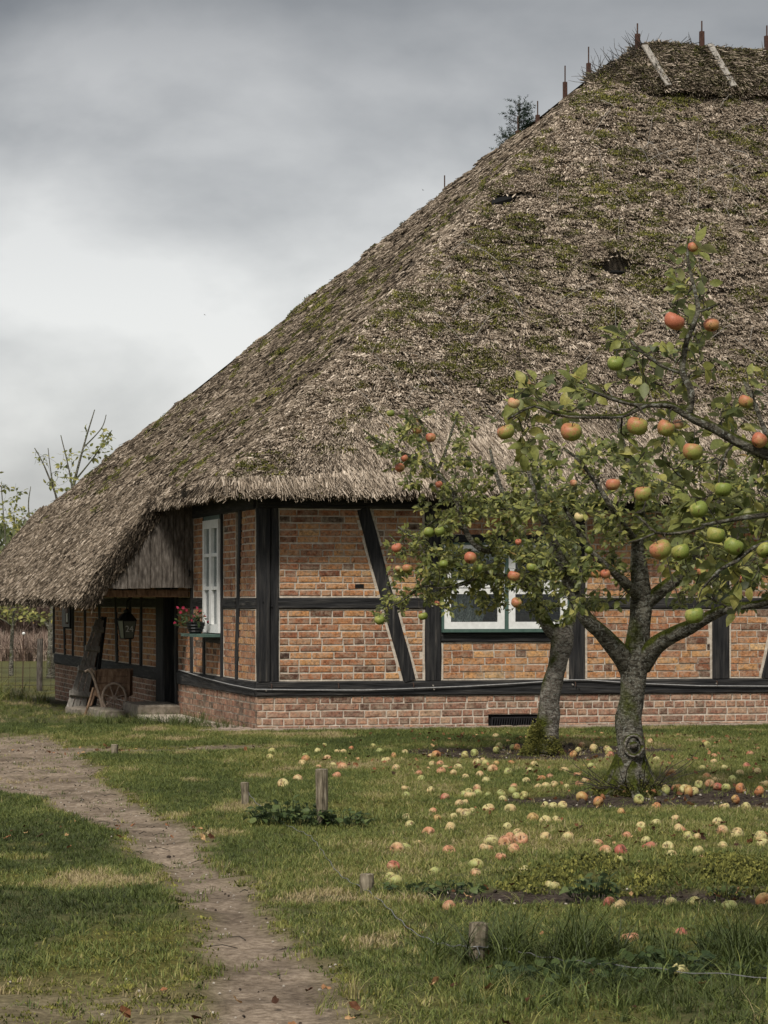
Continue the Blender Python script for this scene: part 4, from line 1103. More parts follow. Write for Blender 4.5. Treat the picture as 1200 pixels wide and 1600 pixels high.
def lawn_tint(x, y):
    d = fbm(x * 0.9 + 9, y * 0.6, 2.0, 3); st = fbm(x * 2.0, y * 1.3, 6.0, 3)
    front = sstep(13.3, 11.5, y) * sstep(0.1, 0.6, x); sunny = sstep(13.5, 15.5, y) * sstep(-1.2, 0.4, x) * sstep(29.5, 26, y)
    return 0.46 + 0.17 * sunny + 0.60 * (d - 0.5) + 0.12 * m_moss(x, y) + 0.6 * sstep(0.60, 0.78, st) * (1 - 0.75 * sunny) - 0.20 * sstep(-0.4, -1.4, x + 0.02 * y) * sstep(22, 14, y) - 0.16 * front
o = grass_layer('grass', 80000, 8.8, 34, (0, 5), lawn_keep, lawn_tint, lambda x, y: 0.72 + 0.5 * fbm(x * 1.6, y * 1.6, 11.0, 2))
tag(o, 'short mown orchard grass with mossy patches round the path', 'grass')
def rough_keep(x, y):
    n = fbm(x * 1.2, y * 1.0, 21.0, 3)
    r = sstep(0.50, 0.66, n) * 0.5
    r = np.maximum(r, sstep(13.0, 12.3, y) * sstep(0.0, 0.5, x))
    r = np.maximum(r, sstep(0.9, 0.3, np.abs(y - 30.6)) * sstep(-1.0, -1.8, x))       # rough strip in front of the side wall
    r = np.maximum(r, sstep(33, 36, y))
    return r * lawn_keep(x, y)
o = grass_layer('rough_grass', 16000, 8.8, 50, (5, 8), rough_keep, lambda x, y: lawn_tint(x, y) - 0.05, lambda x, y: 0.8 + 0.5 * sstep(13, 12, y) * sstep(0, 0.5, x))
tag(o, 'longer uneven grass at the edges of the lawn', 'grass')
# far paddock beyond the house
x = RNG.uniform(-26, -3, 9000); y = RNG.uniform(46, 84, 9000); k = outside_house(x, y); x, y = x[k], y[k]; n = len(x)
tag(scatter('paddock_grass', np.stack([x, y, ground_z(x, y)], 1), np.stack([x * 0, x * 0, RNG.uniform(0, 6.28, n)], 1), RNG.uniform(0.8, 2.0, n), RNG.integers(5, 11, n), np.clip(RNG.normal(0.6, 0.15, n), 0, 1), grassv),
    'pale grass of the paddock beyond the house', 'grass')

# ------------------------------------------------------------------ trees
class Tree:
    def __init__(s, name, label, base, Y, seed, group=None):
        s.root = tag(empty(name, base), label, 'tree', group); s.base = Vector(base); s.Y = Y
        s.wood = []; s.nodes = []; s.r = random.Random(seed); s.L = []
    def limb(s, pts, name='branch', mat='bark', n=10, rough=0.12, parent=None):
        """pts: (px, py, radius px, depth offset m); smooth tube through them"""
        W = [(at(x, y, s.Y + dz), 0.92 * r * (s.Y + dz) / FPX) for x, y, r, dz in pts]
        P, R = [], []
        for i in range(len(W) - 1):
            p0 = W[max(i - 1, 0)][0]; p1, p2 = W[i][0], W[i + 1][0]; p3 = W[min(i + 2, len(W) - 1)][0]
            m = max(2, int((p2 - p1).length / max(0.035, W[i][1] * 0.45))); m = min(m, 14)
            for k in range(m):
                t = k / m
                P.append(0.5 * ((2 * p1) + (p2 - p0) * t + (2 * p0 - 5 * p1 + 4 * p2 - p3) * t * t + (3 * p1 - p0 - 3 * p2 + p3) * t ** 3))
                R.append(W[i][1] * (1 - t) + W[i + 1][1] * t)
        P.append(W[-1][0]); R.append(W[-1][1])
        mb = MB(); mb.tube([p - s.base for p in P], R, n, rough, s.r.uniform(0, 50))
        o = mb.build(name, M[mat], s.root, smooth=True)
        s.nodes += [(p, r) for p, r in zip(P, R)]
        return o
    def twig_to(s, target, mb, leafy=True, leaf=0.055, nl=7):
        cand = s.nodes if len(s.nodes) < 500 else s.r.sample(s.nodes, 500)
        p, r = min(cand, key=lambda q: (q[0] - target).length_squared + (0.02 if q[1] > 0.05 else 0))
        D = target - p; L = D.length
        if L < 0.05: return
        n = max(3, int(L / 0.12)); r0 = min(r * 0.7, 0.004 + 0.009 * L); side = Vector((s.r.gauss(0, 1), s.r.gauss(0, 1), s.r.gauss(0, 1))) * 0.10 * L
        P = []
        for k in range(n + 1):
            t = k / n; q = p + D * t + side * math.sin(PI * t) + Vector((0, 0, -0.08 * L * math.sin(PI * t)))
            if 0 < k: q += Vector([s.r.gauss(0, 0.012) for _ in range(3)])
            P.append(q)
        R = [max(0.0022, r0 * (1 - 0.8 * k / n)) for k in range(n + 1)]
        mb.tube([q - s.base for q in P], R, 4, cap=False)
        for k in range(1, n + 1): s.nodes.append((P[k], R[k]))
        if leafy:
            for _ in range(nl):
                t = 1 - s.r.random() ** 1.4 * min(1, 0.45 / L); k = min(n - 1, int(t * n)); q = P[k].lerp(P[k + 1], t * n - k)
                d = (D.normalized() * 0.6 + Vector((s.r.gauss(0, 0.8), s.r.gauss(0, 0.8), s.r.gauss(-0.15, 0.6)))).normalized()
                s.L.append((q + d * leaf * 0.35, d, leaf * s.r.uniform(0.6, 1.2)))
    def crown(s, blobs, per, leaf, nl, depth, name='foliage', tint=0.45):
        mb = MB(); T = []
        for (x, y, rx, ry) in blobs:
            for _ in range(max(1, int(per * rx * ry / 900.0))):
                a = s.r.uniform(0, 2 * PI); q = math.sqrt(s.r.random())
                T.append(at(x + rx * q * math.cos(a), y + ry * q * math.sin(a), s.Y + s.r.uniform(-depth, depth) * math.sqrt(max(0.1, 1 - q * q * 0.6))))
        s.r.shuffle(T)
        T.sort(key=lambda t: min((t - q[0]).length for q in s.nodes[::5]))
        for t in T: s.twig_to(t, mb, True, leaf, nl)
        mb.build('twigs', M['twig'], s.root)['kind'] = 'stuff'
        s.finish(tint, name)
    def finish(s, tint=0.45, name='foliage', single=300):
        L = s.L; n = len(L)
        P = np.array([l[0] for l in L]); D = np.array([l[1] for l in L]); S = np.array([l[2] for l in L])
        up = np.tile([0.0, -0.35, 1.0], (n, 1)) + RNG.normal(0, 0.55, (n, 3))
        E = eul(D, up); t = np.clip(np.clip(RNG.normal(tint, 0.23, n), 0, 0.92) + (RNG.random(n) < 0.03) * 0.2, 0, 1)
        # the leaves that show largest become parts of their own
        px = 600 + FPX * P[:, 0] / P[:, 1]; inview = (px > 0) & (px < 1200)
        order = np.argsort(-(S / P[:, 1]) * inview + (RNG.random(n) * 1e-5)); sel = np.zeros(n, bool); sel[order[:single]] = True; sel &= inview
        for i in np.nonzero(sel)[0]:
            o = link('leaf', leaf_ms[int(RNG.integers(0, 8))], s.root, tuple(P[i] - np.array(s.base)), tuple(E[i]), (S[i],) * 3); o['tint'] = float(t[i])
        k = ~sel
        scatter(name, P[k] - np.array(s.base), E[k], S[k], RNG.integers(0, 8, k.sum()), t[k], leafv, s.root)

def apple_mesh(m, seed):
    r = random.Random(seed); mb = MB(); n = 14
    prof = [(0.02, 0.30), (0.10, 0.33), (0.24, 0.43), (0.40, 0.40), (0.50, 0.24), (0.53, 0.02), (0.48, -0.20), (0.38, -0.36), (0.25, -0.44), (0.12, -0.42), (0.03, -0.37)]
    V = []
    ax, ay = r.uniform(-.04, .04), r.uniform(-.04, .04)
    for q, z in prof:
        for i in range(n):
            a = 2 * PI * i / n; k = q * (1 + 0.03 * math.cos(5 * a) * (1 if z < 0 else 0.4) + 0.03 * math.cos(a + seed))
            V.append((k * math.cos(a) + ax * z, k * math.sin(a) + ay * z, z * 0.92))
    F = [(k * n + i, (k + 1) * n + i, (k + 1) * n + (i + 1) % n, k * n + (i + 1) % n) for k in range(len(prof) - 1) for i in range(n)]
    F += [tuple(range(n)), tuple((len(prof) - 1) * n + i for i in range(n - 1, -1, -1))]
    mb.add(V, F)
    nf = len(mb.f)
    mb.tube([(0.0, 0, 0.26), (0.02, 0.01, 0.42), (0.07, 0.02, 0.60)], [0.03, 0.022, 0.03], 5)
    mb.tube([(0.0, 0, -0.33), (0.0, 0, -0.41)], [0.10, 0.05], 6)
    me = mb.mesh('apple', [m, M['twig']], smooth=True)
    for k, p in enumerate(me.polygons):
        if k >= nf: p.material_index = 1
    return me
APM = {k: [apple_mesh(m, s) for s in (1, 2, 3)] for k, m in AP.items()}
FAL = {'y': mat_apple('dull yellow windfall skin', (0.42, 0.38, 0.17), (0.45, 0.33, 0.16), 0.1, 1), 'g': mat_apple('dull green windfall skin', (0.29, 0.31, 0.11), (0.38, 0.33, 0.13), 0.1, 1),
       'p': mat_apple('dull peach windfall skin', (0.44, 0.34, 0.17), (0.42, 0.20, 0.11), 0.34, 1), 'o': mat_apple('dull orange windfall skin', (0.38, 0.26, 0.10), (0.38, 0.16, 0.07), 0.32, 1),
       'r': mat_apple('dull red windfall skin', (0.38, 0.22, 0.12), (0.34, 0.10, 0.07), 0.42, 1)}
FAM = {k: [apple_mesh(m, s) for s in (4, 5, 6, 7)] for k, m in FAL.items()}
HANGLAB = {'r': 'deep red hanging apple', 'm': 'half red half green hanging apple', 'g': 'green hanging apple', 'y': 'yellow hanging apple', 'p': 'peach coloured hanging apple', 'o': 'orange hanging apple'}
def hang_apples(tree, lst, mb_twig):
    for (x, y, r, c, dz) in lst:
        Y = tree.Y + dz; p = at(x, y, Y); R = r * Y / FPX
        o = link('apple', random.choice(APM[c]), tree.root, tuple(p - tree.base), (random.gauss(0, .25), random.gauss(0, .25), random.uniform(-0.9, 0.9)), (R * 1.9 * random.uniform(0.92, 1.06), R * 1.9, R * 1.9 * random.uniform(0.86, 1.02)))
        tree.twig_to(p + Vector((0.01, 0, R * 1.1)), mb_twig, False)

# --- the apple tree standing nearest the wall
bb = gp(856, 1168)
t1 = Tree('apple_tree', 'apple tree with scaly leaning trunk and moss at its foot, nearest the wall', bb, bb.y, 5)
t1.limb([(850, 1176, 30, 0), (853, 1160, 24, 0), (856, 1130, 19, 0), (860, 1090, 18, 0), (868, 1050, 17, 0), (876, 1015, 17, 0), (878, 992, 20, 0), (880, 975, 14, 0)], 'trunk', 'barkold', 20, 0.16)
t1.limb([(875, 1000, 12, 0), (858, 982, 11, 0), (846, 955, 9, 0.1), (838, 920, 8, 0.2), (828, 880, 7, 0.2), (800, 862, 6, 0.2), (760, 860, 6, 0), (740, 848, 6, 0), (727, 828, 5, 0), (717, 790, 5, 0), (703, 763, 4.5, 0), (683, 737, 4, 0)])
t1.limb([(683, 737, 3.5, 0), (652, 717, 3, 0), (618, 705, 2.6, 0), (589, 688, 2, 0), (567, 671, 1.5, 0)])
t1.limb([(683, 737, 3.2, 0), (676, 715, 2.8, 0), (666, 680, 2.4, 0), (654, 654, 2, 0), (642, 637, 1.4, 0)])
t1.limb([(683, 737, 3, 0), (695, 709, 2.6, 0), (705, 676, 2, 0), (715, 647, 1.4, 0)])
t1.limb([(727, 828, 4, 0), (705, 818, 3.5, -.1), (683, 811, 3, -.1), (661, 828, 2.5, -.1), (642, 837, 2, -.1), (622, 822, 1.6, -.1)])
t1.limb([(838, 920, 6, 0), (800, 905, 5, -.3), (758, 893, 4.5, -.4), (730, 910, 3.5, -.5), (690, 918, 3, -.5), (664, 915, 2.6, -.5), (640, 930, 2.2, -.5), (618, 944, 1.8, -.5)])
t1.limb([(884, 985, 12, 0), (893, 960, 9, 0.2), (900, 920, 8, 0.4), (895, 870, 7, 0.5), (870, 810, 5, 0.5), (850, 760, 4, 0.5), (835, 720, 3, 0.5)])
t1.limb([(828, 880, 5, 0), (815, 830, 4.5, 0.3), (790, 780, 4, 0.3), (775, 740, 3, 0.3), (765, 700, 2, 0.3)])
t1.limb([(661, 828, 2.5, -.1), (640, 860, 2.2, -.2), (622, 850, 1.8, -.2), (608, 835, 1.5, -.2)])
tb = MB()
hang_apples(t1, [(735, 872, 10.5, 'r', -.9), (746, 888, 9, 'g', -.8), (803, 900, 9.5, 'r', -.9), (831, 887, 8.5, 'g', -.9), (807, 942, 9, 'm', -.9), (693, 882, 7, 'g', -.8), (620, 856, 8.5, 'r', -.7), (637, 889, 8.5, 'm', -.7), (593, 969, 8.5, 'g', -.6), (661, 963, 7.5, 'g', -.6), (684, 943, 5.5, 'r', -.6), (670, 832, 9, 'g', -.8), (687, 830, 8.5, 'g', -.8), (610, 646, 7, 'g', -.4), (652, 672, 8, 'r', -.4), (673, 684, 8.5, 'r', -.4), (625, 731, 8, 'r', -.4), (632, 716, 6, 'r', -.4), (733, 726, 6.5, 'g', -.5), (800, 736, 7.5, 'g', -.5), (668, 878, 7, 'g', -.7), (810, 847, 5.5, 'r', -.8), (686, 757, 6, 'r', -.5), (623, 888, 6, 'p', -.6)], tb)
tb.build('fruit_stalks', M['twig'], t1.root)['kind'] = 'stuff'
t1.crown([(610, 680, 32, 30), (660, 665, 32, 32), (712, 672, 24, 30), (650, 730, 42, 30), (720, 740, 50, 35), (790, 770, 62, 48), (850, 760, 50, 40), (700, 800, 52, 35), (760, 830, 66, 42), (840, 830, 62, 50), (630, 840, 32, 32), (680, 880, 56, 34), (740, 900, 62, 36), (800, 930, 50, 34), (640, 920, 46, 22), (610, 945, 30, 18), (690, 945, 32, 18), (860, 900, 44, 50), (850, 950, 30, 28), (775, 950, 30, 14), (720, 880, 50, 30), (800, 880, 55, 30), (860, 860, 40, 40), (740, 905, 60, 16)],
         10.5, 0.062, 20, 0.9, tint=0.56)

# --- the middle tree with the thick straight trunk
bb = gp(985, 1222)
t2 = Tree('apple_tree', 'apple tree with thick mossy forked trunk standing in the middle of the lawn', bb, bb.y, 9)
t2.limb([(984, 1240, 36, 0), (985, 1218, 28, 0), (986, 1185, 25, 0), (984, 1150, 24.5, 0), (983, 1120, 23, 0), (987, 1090, 20, 0), (990, 1060, 21, 0), (991, 1035, 26, 0), (996, 1005, 21, 0), (1001, 965, 18, 0), (1003, 930, 18, 0), (1000, 900, 15, 0), (996, 850, 11, 0), (1000, 800, 9, .1), (990, 750, 7, .2), (975, 700, 5, .2), (965, 655, 3, .2)], 'trunk', 'bark', 24, 0.13)
t2.limb([(985, 1045, 19, 0), (965, 1018, 17, -.1), (940, 990, 14, -.15), (915, 965, 13, -.2), (897, 930, 12, -.2), (880, 885, 10, -.2), (866, 850, 9, -.2), (845, 800, 6, -.2), (830, 750, 4, -.2), (815, 700, 3, -.2)])
t2.limb([(1002, 1040, 18, 0), (1022, 1012, 16, -.1), (1045, 995, 14, -.2), (1078, 980, 12, -.3), (1105, 965, 10, -.4), (1140, 950, 8, -.5), (1200, 940, 6, -.6), (1260, 910, 4, -.6)])
t2.limb([(1004, 945, 14, 0), (1030, 925, 12, 0), (1055, 905, 11, 0), (1080, 878, 9, 0.1), (1100, 840, 7, 0.1), (1120, 790, 5, 0.1), (1140, 740, 3, 0.1)])
t2.limb([(1000, 935, 10, 0), (978, 912, 9, -.2), (955, 890, 7, -.3), (925, 862, 5, -.4), (905, 830, 4, -.4), (880, 790, 3, -.4)])
t2.limb([(1000, 800, 6, 0), (1030, 760, 5, .4), (1070, 730, 4, .5), (1100, 700, 3, .5)])
t2.limb([(1100, 840, 5, .1), (1150, 830, 4.5, .2), (1200, 820, 4, .2), (1250, 790, 3, .2)])
t2.limb([(996, 850, 6, 0), (960, 800, 5, -.5), (935, 760, 4, -.6), (905, 720, 3, -.6), (880, 700, 2, -.6)])
rf = MB()
for k in range(7):
    a = 2 * PI * k / 7 + 0.3; q = Vector((math.cos(a), math.sin(a), 0))
    rf.tube([q * 0.06 + Vector((0, 0, 0.26)), q * 0.105 + Vector((0, 0, 0.12)), q * 0.19 + Vector((0, 0, 0.02)), q * 0.34 + Vector((0, 0, -0.06))], [0.05, 0.06, 0.045, 0.02], 8, 0.25, k)
rf.build('root_flare', M['bark'], t2.root, smooth=True)
kn = MB(); kp = at(990, 1165, bb.y - 0.12) - bb
for rr, th in ((0.066, 0.015),):
    kn.tube([kp + Vector((math.cos(a) * rr, -0.008 + 0.012 * math.sin(a), math.sin(a) * rr * 1.15)) for a in np.linspace(0, 2 * PI, 18)], th, 6, 0.3)
kn.lathe([(0.03, -0.02), (0.03, 0.02), (0.005, 0.03)], 8, kp); kn.build('pruning_knot', M['barkold'], t2.root, smooth=True)
tb = MB()
hang_apples(t2, [(958, 757, 11.5, 'r', -1.0), (905, 808, 8, 'y', -.8), (931, 897, 8, 'o', -.6), (946, 897, 8, 'r', -.6), (1098, 893, 9, 'm', -.8), (896, 755, 6, 'p', -.7), (1160, 905, 8, 'r', -.8), (920, 860, 7, 'g', -.7), (1060, 770, 8, 'g', -.8)], tb)
tb.build('fruit_stalks', M['twig'], t2.root)['kind'] = 'stuff'
t2.crown([(880, 730, 62, 40), (950, 710, 60, 40), (1030, 735, 66, 42), (1110, 760, 62, 46), (1180, 780, 52, 60), (900, 800, 66, 45), (975, 800, 55, 48), (1060, 830, 66, 48), (1140, 860, 66, 50), (1210, 880, 50, 50), (910, 870, 56, 42), (960, 880, 30, 30), (1050, 870, 44, 30), (935, 945, 34, 26), (1100, 920, 44, 26), (1170, 935, 44, 26), (870, 900, 34, 40), (1060, 940, 26, 16), (890, 960, 28, 24), (835, 790, 34, 34), (1270, 850, 60, 70), (1290, 760, 60, 60), (1240, 700, 50, 30)],
         7.6, 0.066, 17, 0.95, tint=0.54)

# --- the tree at the right whose branches reach in front of the roof; its trunk stands outside the picture
b3 = Vector((2.75, 11.9, 0)); b3.z = gz(2.75, 11.9)
t3 = Tree('apple_tree', 'nearest apple tree, its fruit laden branches reaching in from the right edge', b3, 11.9, 3)
t3.limb([(1660, 1490, 60, 0), (1655, 1440, 48, 0), (1650, 1300, 42, 0), (1640, 1150, 40, 0), (1620, 1000, 42, 0), (1590, 900, 34, 0), (1560, 800, 26, 0), (1530, 700, 18, 0.1), (1500, 560, 12, 0.2), (1490, 420, 7, 0.3)], 'trunk', 'bark', 18, 0.13)
t3.limb([(1600, 930, 26, 0), (1520, 850, 22, -.1), (1420, 790, 19, -.2), (1320, 745, 16, -.3), (1240, 722, 13, -.3), (1195, 708, 11, -.3), (1150, 688, 10, -.3), (1115, 668, 9, -.3), (1085, 655, 8, -.3), (1062, 641, 7, -.3), (1040, 632, 6.5, -.3), (1010, 633, 5, -.3), (985, 630, 4.5, -.3), (955, 622, 4, -.3), (930, 612, 3, -.3), (912, 606, 2, -.3)])
t3.limb([(1008, 633, 5.5, -.3), (990, 642, 4.5, -.3), (972, 650, 4, -.3), (935, 651, 4, -.3), (890, 650, 4, -.3), (860, 643, 3.5, -.3), (835, 634, 3, -.3), (812, 644, 2.5, -.3), (793, 655, 2, -.3)])
t3.limb([(1075, 648, 7, -.3), (1080, 625, 6, -.3), (1078, 605, 6, -.3), (1066, 582, 5.5, -.3), (1068, 560, 5, -.3), (1075, 525, 5, -.3), (1090, 490, 4.5, -.3), (1088, 465, 3.5, -.3), (1080, 430, 3, -.3), (1074, 400, 2.5, -.3), (1076, 372, 1.8, -.3)])
t3.limb([(1090, 487, 3.5, -.3), (1105, 482, 3, -.3), (1122, 475, 2, -.3)])
t3.limb([(1030, 569, 3, -.3), (1012, 556, 3, -.3), (995, 542, 2.5, -.3), (985, 528, 2, -.3)])
t3.limb([(1064, 582, 4, -.3), (1045, 576, 3, -.3), (1028, 568, 3, -.3), (1010, 553, 2.5, -.3), (985, 545, 2.2, -.3), (958, 547, 1.8, -.3)])
t3.limb([(1420, 790, 14, -.2), (1330, 790, 10, -.4), (1250, 800, 8, -.5), (1200, 803, 7, -.5), (1160, 808, 6, -.5), (1120, 815, 5.5, -.5), (1095, 820, 4.5, -.5)])
t3.limb([(1100, 822, 4, -.5), (1062, 832, 4, -.5), (1025, 831, 4, -.5), (1008, 815, 3.5, -.5), (992, 803, 3, -.5)])
t3.limb([(1022, 832, 3.5, -.5), (1000, 842, 3, -.5), (982, 847, 2.2, -.5)])
t3.limb([(1520, 850, 16, -.1), (1400, 850, 12, -.4), (1290, 840, 9, -.6), (1220, 842, 7, -.6), (1178, 853, 6, -.6), (1150, 876, 5, -.6), (1122, 891, 4, -.6), (1100, 917, 2.5, -.6)])
t3.limb([(1195, 708, 6, -.3), (1200, 690, 5, -.2), (1190, 660, 4, -.2), (1175, 620, 3.5, -.2), (1160, 590, 2.5, -.2)])
t3.limb([(1150, 688, 4, -.3), (1135, 705, 3, -.3), (1125, 735, 2.5, -.3)])
t3.limb([(1560, 800, 16, 0), (1620, 650, 12, .3), (1700, 500, 8, .4), (1740, 380, 5, .5)]); t3.limb([(1590, 880, 20, 0), (1700, 800, 15, .4), (1820, 720, 10, .8), (1940, 660, 6, 1)])
tb = MB()
hang_apples(t3, [(1053, 502, 16.5, 'r', -.38), (1112, 508, 13, 'r', -.25), (962, 568, 13.5, 'g', -.35), (893, 675, 17, 'm', -.3), (791, 675, 14, 'm', -.3), (996, 666, 16, 'm', -.36), (1040, 669, 15, 'm', -.36), (1082, 706, 17, 'm', -.45), (1165, 628, 12, 'm', -.25), (803, 630, 10, 'p', -.3), (1130, 765, 14, 'g', -.4), (1092, 796, 15, 'g', -.5), (1118, 836, 15, 'g', -.55), (1146, 854, 16, 'g', -.6), (1032, 859, 17, 'm', -.55), (1063, 863, 16, 'g', -.5), (1085, 962, 15, 'g', -.6), (1196, 860, 15, 'g', -.6), (1186, 688, 13, 'r', -.35), (1060, 663, 9, 'p', -.25), (1083, 386, 9, 'r', -.3), (1005, 772, 14, 'm', -.45), (1260, 800, 16, 'm', -.5), (1330, 700, 16, 'r', -.4), (1380, 840, 16, 'g', -.5)], tb)
tb.build('fruit_stalks', M['twig'], t3.root)['kind'] = 'stuff'
t3.crown([(1080, 385, 26, 32), (1070, 430, 34, 26), (1085, 470, 44, 26), (1050, 540, 40, 30), (985, 545, 40, 28), (960, 520, 24, 18), (1100, 590, 34, 30), (930, 600, 60, 24), (860, 625, 60, 30), (805, 650, 38, 36), (840, 690, 36, 24), (1000, 610, 50, 22), (1060, 640, 50, 24), (1010, 690, 50, 30), (1150, 640, 44, 34), (1185, 590, 26, 26), (1130, 700, 46, 30), (1180, 740, 40, 30), (1080, 760, 44, 34), (1120, 800, 60, 30), (1180, 830, 44, 34), (1060, 840, 56, 28), (1130, 870, 46, 30), (1180, 900, 36, 34), (1110, 930, 46, 26), (1150, 960, 26, 16),
          (1300, 700, 90, 60), (1300, 820, 90, 60), (1420, 650, 90, 90), (1500, 520, 110, 110), (1560, 760, 110, 110), (1650, 600, 120, 120), (1780, 700, 120, 120), (1700, 420, 110, 90), (1850, 560, 100, 90)],
         4.2, 0.070, 8, 0.35, tint=0.55)

# ---- mossy collars and root sprouts at the feet of the two trunks
def collar(tree, cx, cy, rr, hh, n):
    a = RNG.uniform(0, 2 * PI, n); h = RNG.random(n) ** 1.6 * hh; r = rr * (1 + 0.9 * (1 - h / hh) ** 2) * RNG.uniform(0.85, 1.1, n)
    x = cx + r * np.cos(a); y = cy + r * np.sin(a); P = np.stack([x, y, ground_z(x, y) * 1.0 + h], 1)
    N = np.stack([np.cos(a), np.sin(a), 0.5 + 0 * a], 1)
    scatter('trunk_moss', P - np.array(tree.base), eul(np.cross(N, [0, 0, 1.0]), N), RNG.uniform(0.6, 1.3, n), RNG.integers(0, 4, n), np.clip(RNG.normal(0.4, 0.25, n), 0, 1), mossv, tree.root)
collar(t1, t1.base.x - 0.05, t1.base.y, 0.105, 0.26, 230); collar(t2, t2.base.x, t2.base.y, 0.135, 0.08, 240)
sp = MB()
for _ in range(34):
    a = random.uniform(PI * 0.9, PI * 2.1); p = Vector((math.cos(a) * 0.18, math.sin(a) * 0.2, 0.02)); d = Vector((math.cos(a) * 0.9 - 0.3, math.sin(a) * 0.6, random.uniform(0.2, 0.9))).normalized(); L = random.uniform(0.12, 0.5)
    pts = [p]
    for i in range(4): d = (d + Vector((random.gauss(0, .2), random.gauss(0, .2), random.gauss(-.03, .15)))).normalized(); pts.append(pts[-1] + d * L / 4)
    sp.tube(pts, [0.005, 0.004, 0.0035, 0.003, 0.002], 4)
sp.build('root_sprouts', M['twig'], t2.root)['kind'] = 'stuff'
n = 30; a = RNG.uniform(0, 2 * PI, n); r = RNG.uniform(0.2, 0.5, n)
P = np.stack([1.9 + r * np.cos(a) * 1.2, t2.base.y - 0.1 + r * np.sin(a), 0 * a], 1); P[:, 2] = ground_z(P[:, 0], P[:, 1])
scatter('root_grass', P - np.array(t2.base), np.stack([0 * a, 0 * a, a], 1), RNG.uniform(0.25, 0.6, n), RNG.integers(5, 11, n), np.clip(RNG.normal(0.5, .15, n), 0, 1), grassv, t2.root)

# ------------------------------------------------------------------ windfall apples
A3 = [(595,65,'y'),(612,112,'g'),(597,138,'g'),(685,108,'g'),(706,128,'o'),(430,167,'g'),(480,156,'g'),(112,148,'y'),(52,172,'o'),(12,198,'y'),(250,168,'p'),(277,170,'o'),(255,213,'y'),(235,238,'p'),(300,212,'p'),(325,232,'y'),(305,255,'p'),(395,238,'y'),(370,262,'p'),(183,262,'p'),(65,240,'p'),(435,285,'y'),(510,275,'p'),(543,303,'y'),(577,248,'p'),(597,212,'o'),(540,213,'g'),(495,208,'y'),(525,195,'p'),(660,258,'g'),(680,208,'o'),(777,250,'y'),(797,217,'y'),(758,300,'y'),(840,292,'o'),(882,280,'r'),(958,250,'y'),(112,346,'y'),(248,356,'y'),(197,297,'g'),(118,383,'g'),(325,397,'r'),(450,362,'g'),(457,388,'y'),(495,350,'p'),(500,372,'g'),(553,374,'g'),(425,376,'g'),(400,430,'p'),(432,425,'y'),(467,462,'y'),(435,485,'y'),(370,497,'y'),(260,467,'p'),(118,507,'y'),(285,508,'o'),(405,468,'p'),(557,460,'y'),(672,456,'y'),(623,367,'g'),(690,338,'p'),(685,358,'g'),(705,381,'g'),(745,381,'g'),(632,397,'y'),(820,337,'y'),(862,335,'y'),(905,330,'y'),(970,338,'y'),(855,430,'y'),(950,438,'y'),(900,437,'y'),(795,507,'o'),(860,518,'y'),(920,516,'y'),(352,557,'y'),(238,578,'p'),(140,538,'y'),(655,552,'y'),(710,587,'y'),(180,640,'y'),(72,675,'p'),(115,655,'g'),(345,680,'p'),(568,632,'y'),(545,665,'p'),(670,610,'p'),(648,635,'p'),(690,675,'p'),(620,717,'p'),(857,603,'y'),(980,610,'y'),(490,757,'g'),(487,797,'p'),(267,787,'g'),(747,783,'y'),(50,768,'r'),(33,812,'g'),(60,842,'g'),(347,975,'r'),(893,860,'y'),(725,625,'p')]
A4 = [(202,110,'p'),(182,137,'y'),(265,128,'y'),(335,127,'y'),(345,143,'g'),(158,160,'o'),(355,155,'r'),(567,102,'p'),(865,112,'g'),(903,172,'p'),(903,205,'p'),(1095,158,'r'),(1077,226,'r'),(250,228,'g'),(178,280,'p'),(222,295,'p'),(187,324,'p'),(1040,265,'y'),(1135,263,'y'),(693,256,'g'),(672,286,'o'),(600,190,'y'),(868,282,'o'),(630,320,'p'),(823,320,'g'),(880,318,'p'),(907,302,'y'),(923,330,'r'),(968,340,'g'),(1043,342,'o'),(1145,357,'o'),(645,352,'g'),(698,343,'r'),(720,346,'o'),(767,364,'o'),(797,352,'y'),(748,350,'y'),(1172,320,'y'),(200,395,'o'),(290,413,'o'),(502,400,'g'),(598,438,'o'),(1018,400,'o'),(412,475,'o'),(960,440,'y'),(1075,440,'y'),(722,560,'p'),(597,531,'y'),(517,551,'y'),(700,510,'p'),(923,530,'y'),(440,598,'p'),(540,626,'y'),(285,640,'p'),(327,675,'p'),(408,687,'r'),(560,656,'r'),(660,656,'y'),(680,694,'y'),(822,687,'y'),(812,607,'y'),(768,610,'g'),(950,580,'p'),(1028,597,'y'),(950,650,'y'),(847,725,'p'),(1150,610,'y'),(1165,643,'y'),(398,742,'g'),(502,765,'p'),(985,778,'r'),(1070,735,'g'),(845,240,'g'),(958,235,'y'),(1000,298,'g'),(347,957,'r'),(397,973,'y'),(677,957,'y'),(795,958,'g'),(985,975,'g'),(1170,937,'o'),(730,1115,'r'),(460,1145,'p'),(720,1330,'y')]
A2 = [(300,172,'g'),(290,212,'g'),(585,172,'y'),(507,195,'g'),(513,220,'o'),(490,250,'y'),(645,212,'p'),(628,130,'g'),(683,255,'y'),(592,270,'p'),(740,277,'p'),(705,327,'p'),(795,155,'o'),(745,180,'y'),(712,178,'y'),(933,137,'g'),(975,170,'g'),(460,350,'p'),(370,382,'y')]
falls = [(600 + x / 3.403, 1130 + y / 3.403, c) for x, y, c in A3] + [(850 + x / 3.403, 1130 + y / 3.403, c) for x, y, c in A4] + [(350 + x / 4.0, 1130 + y / 4.0, c) for x, y, c in A2]
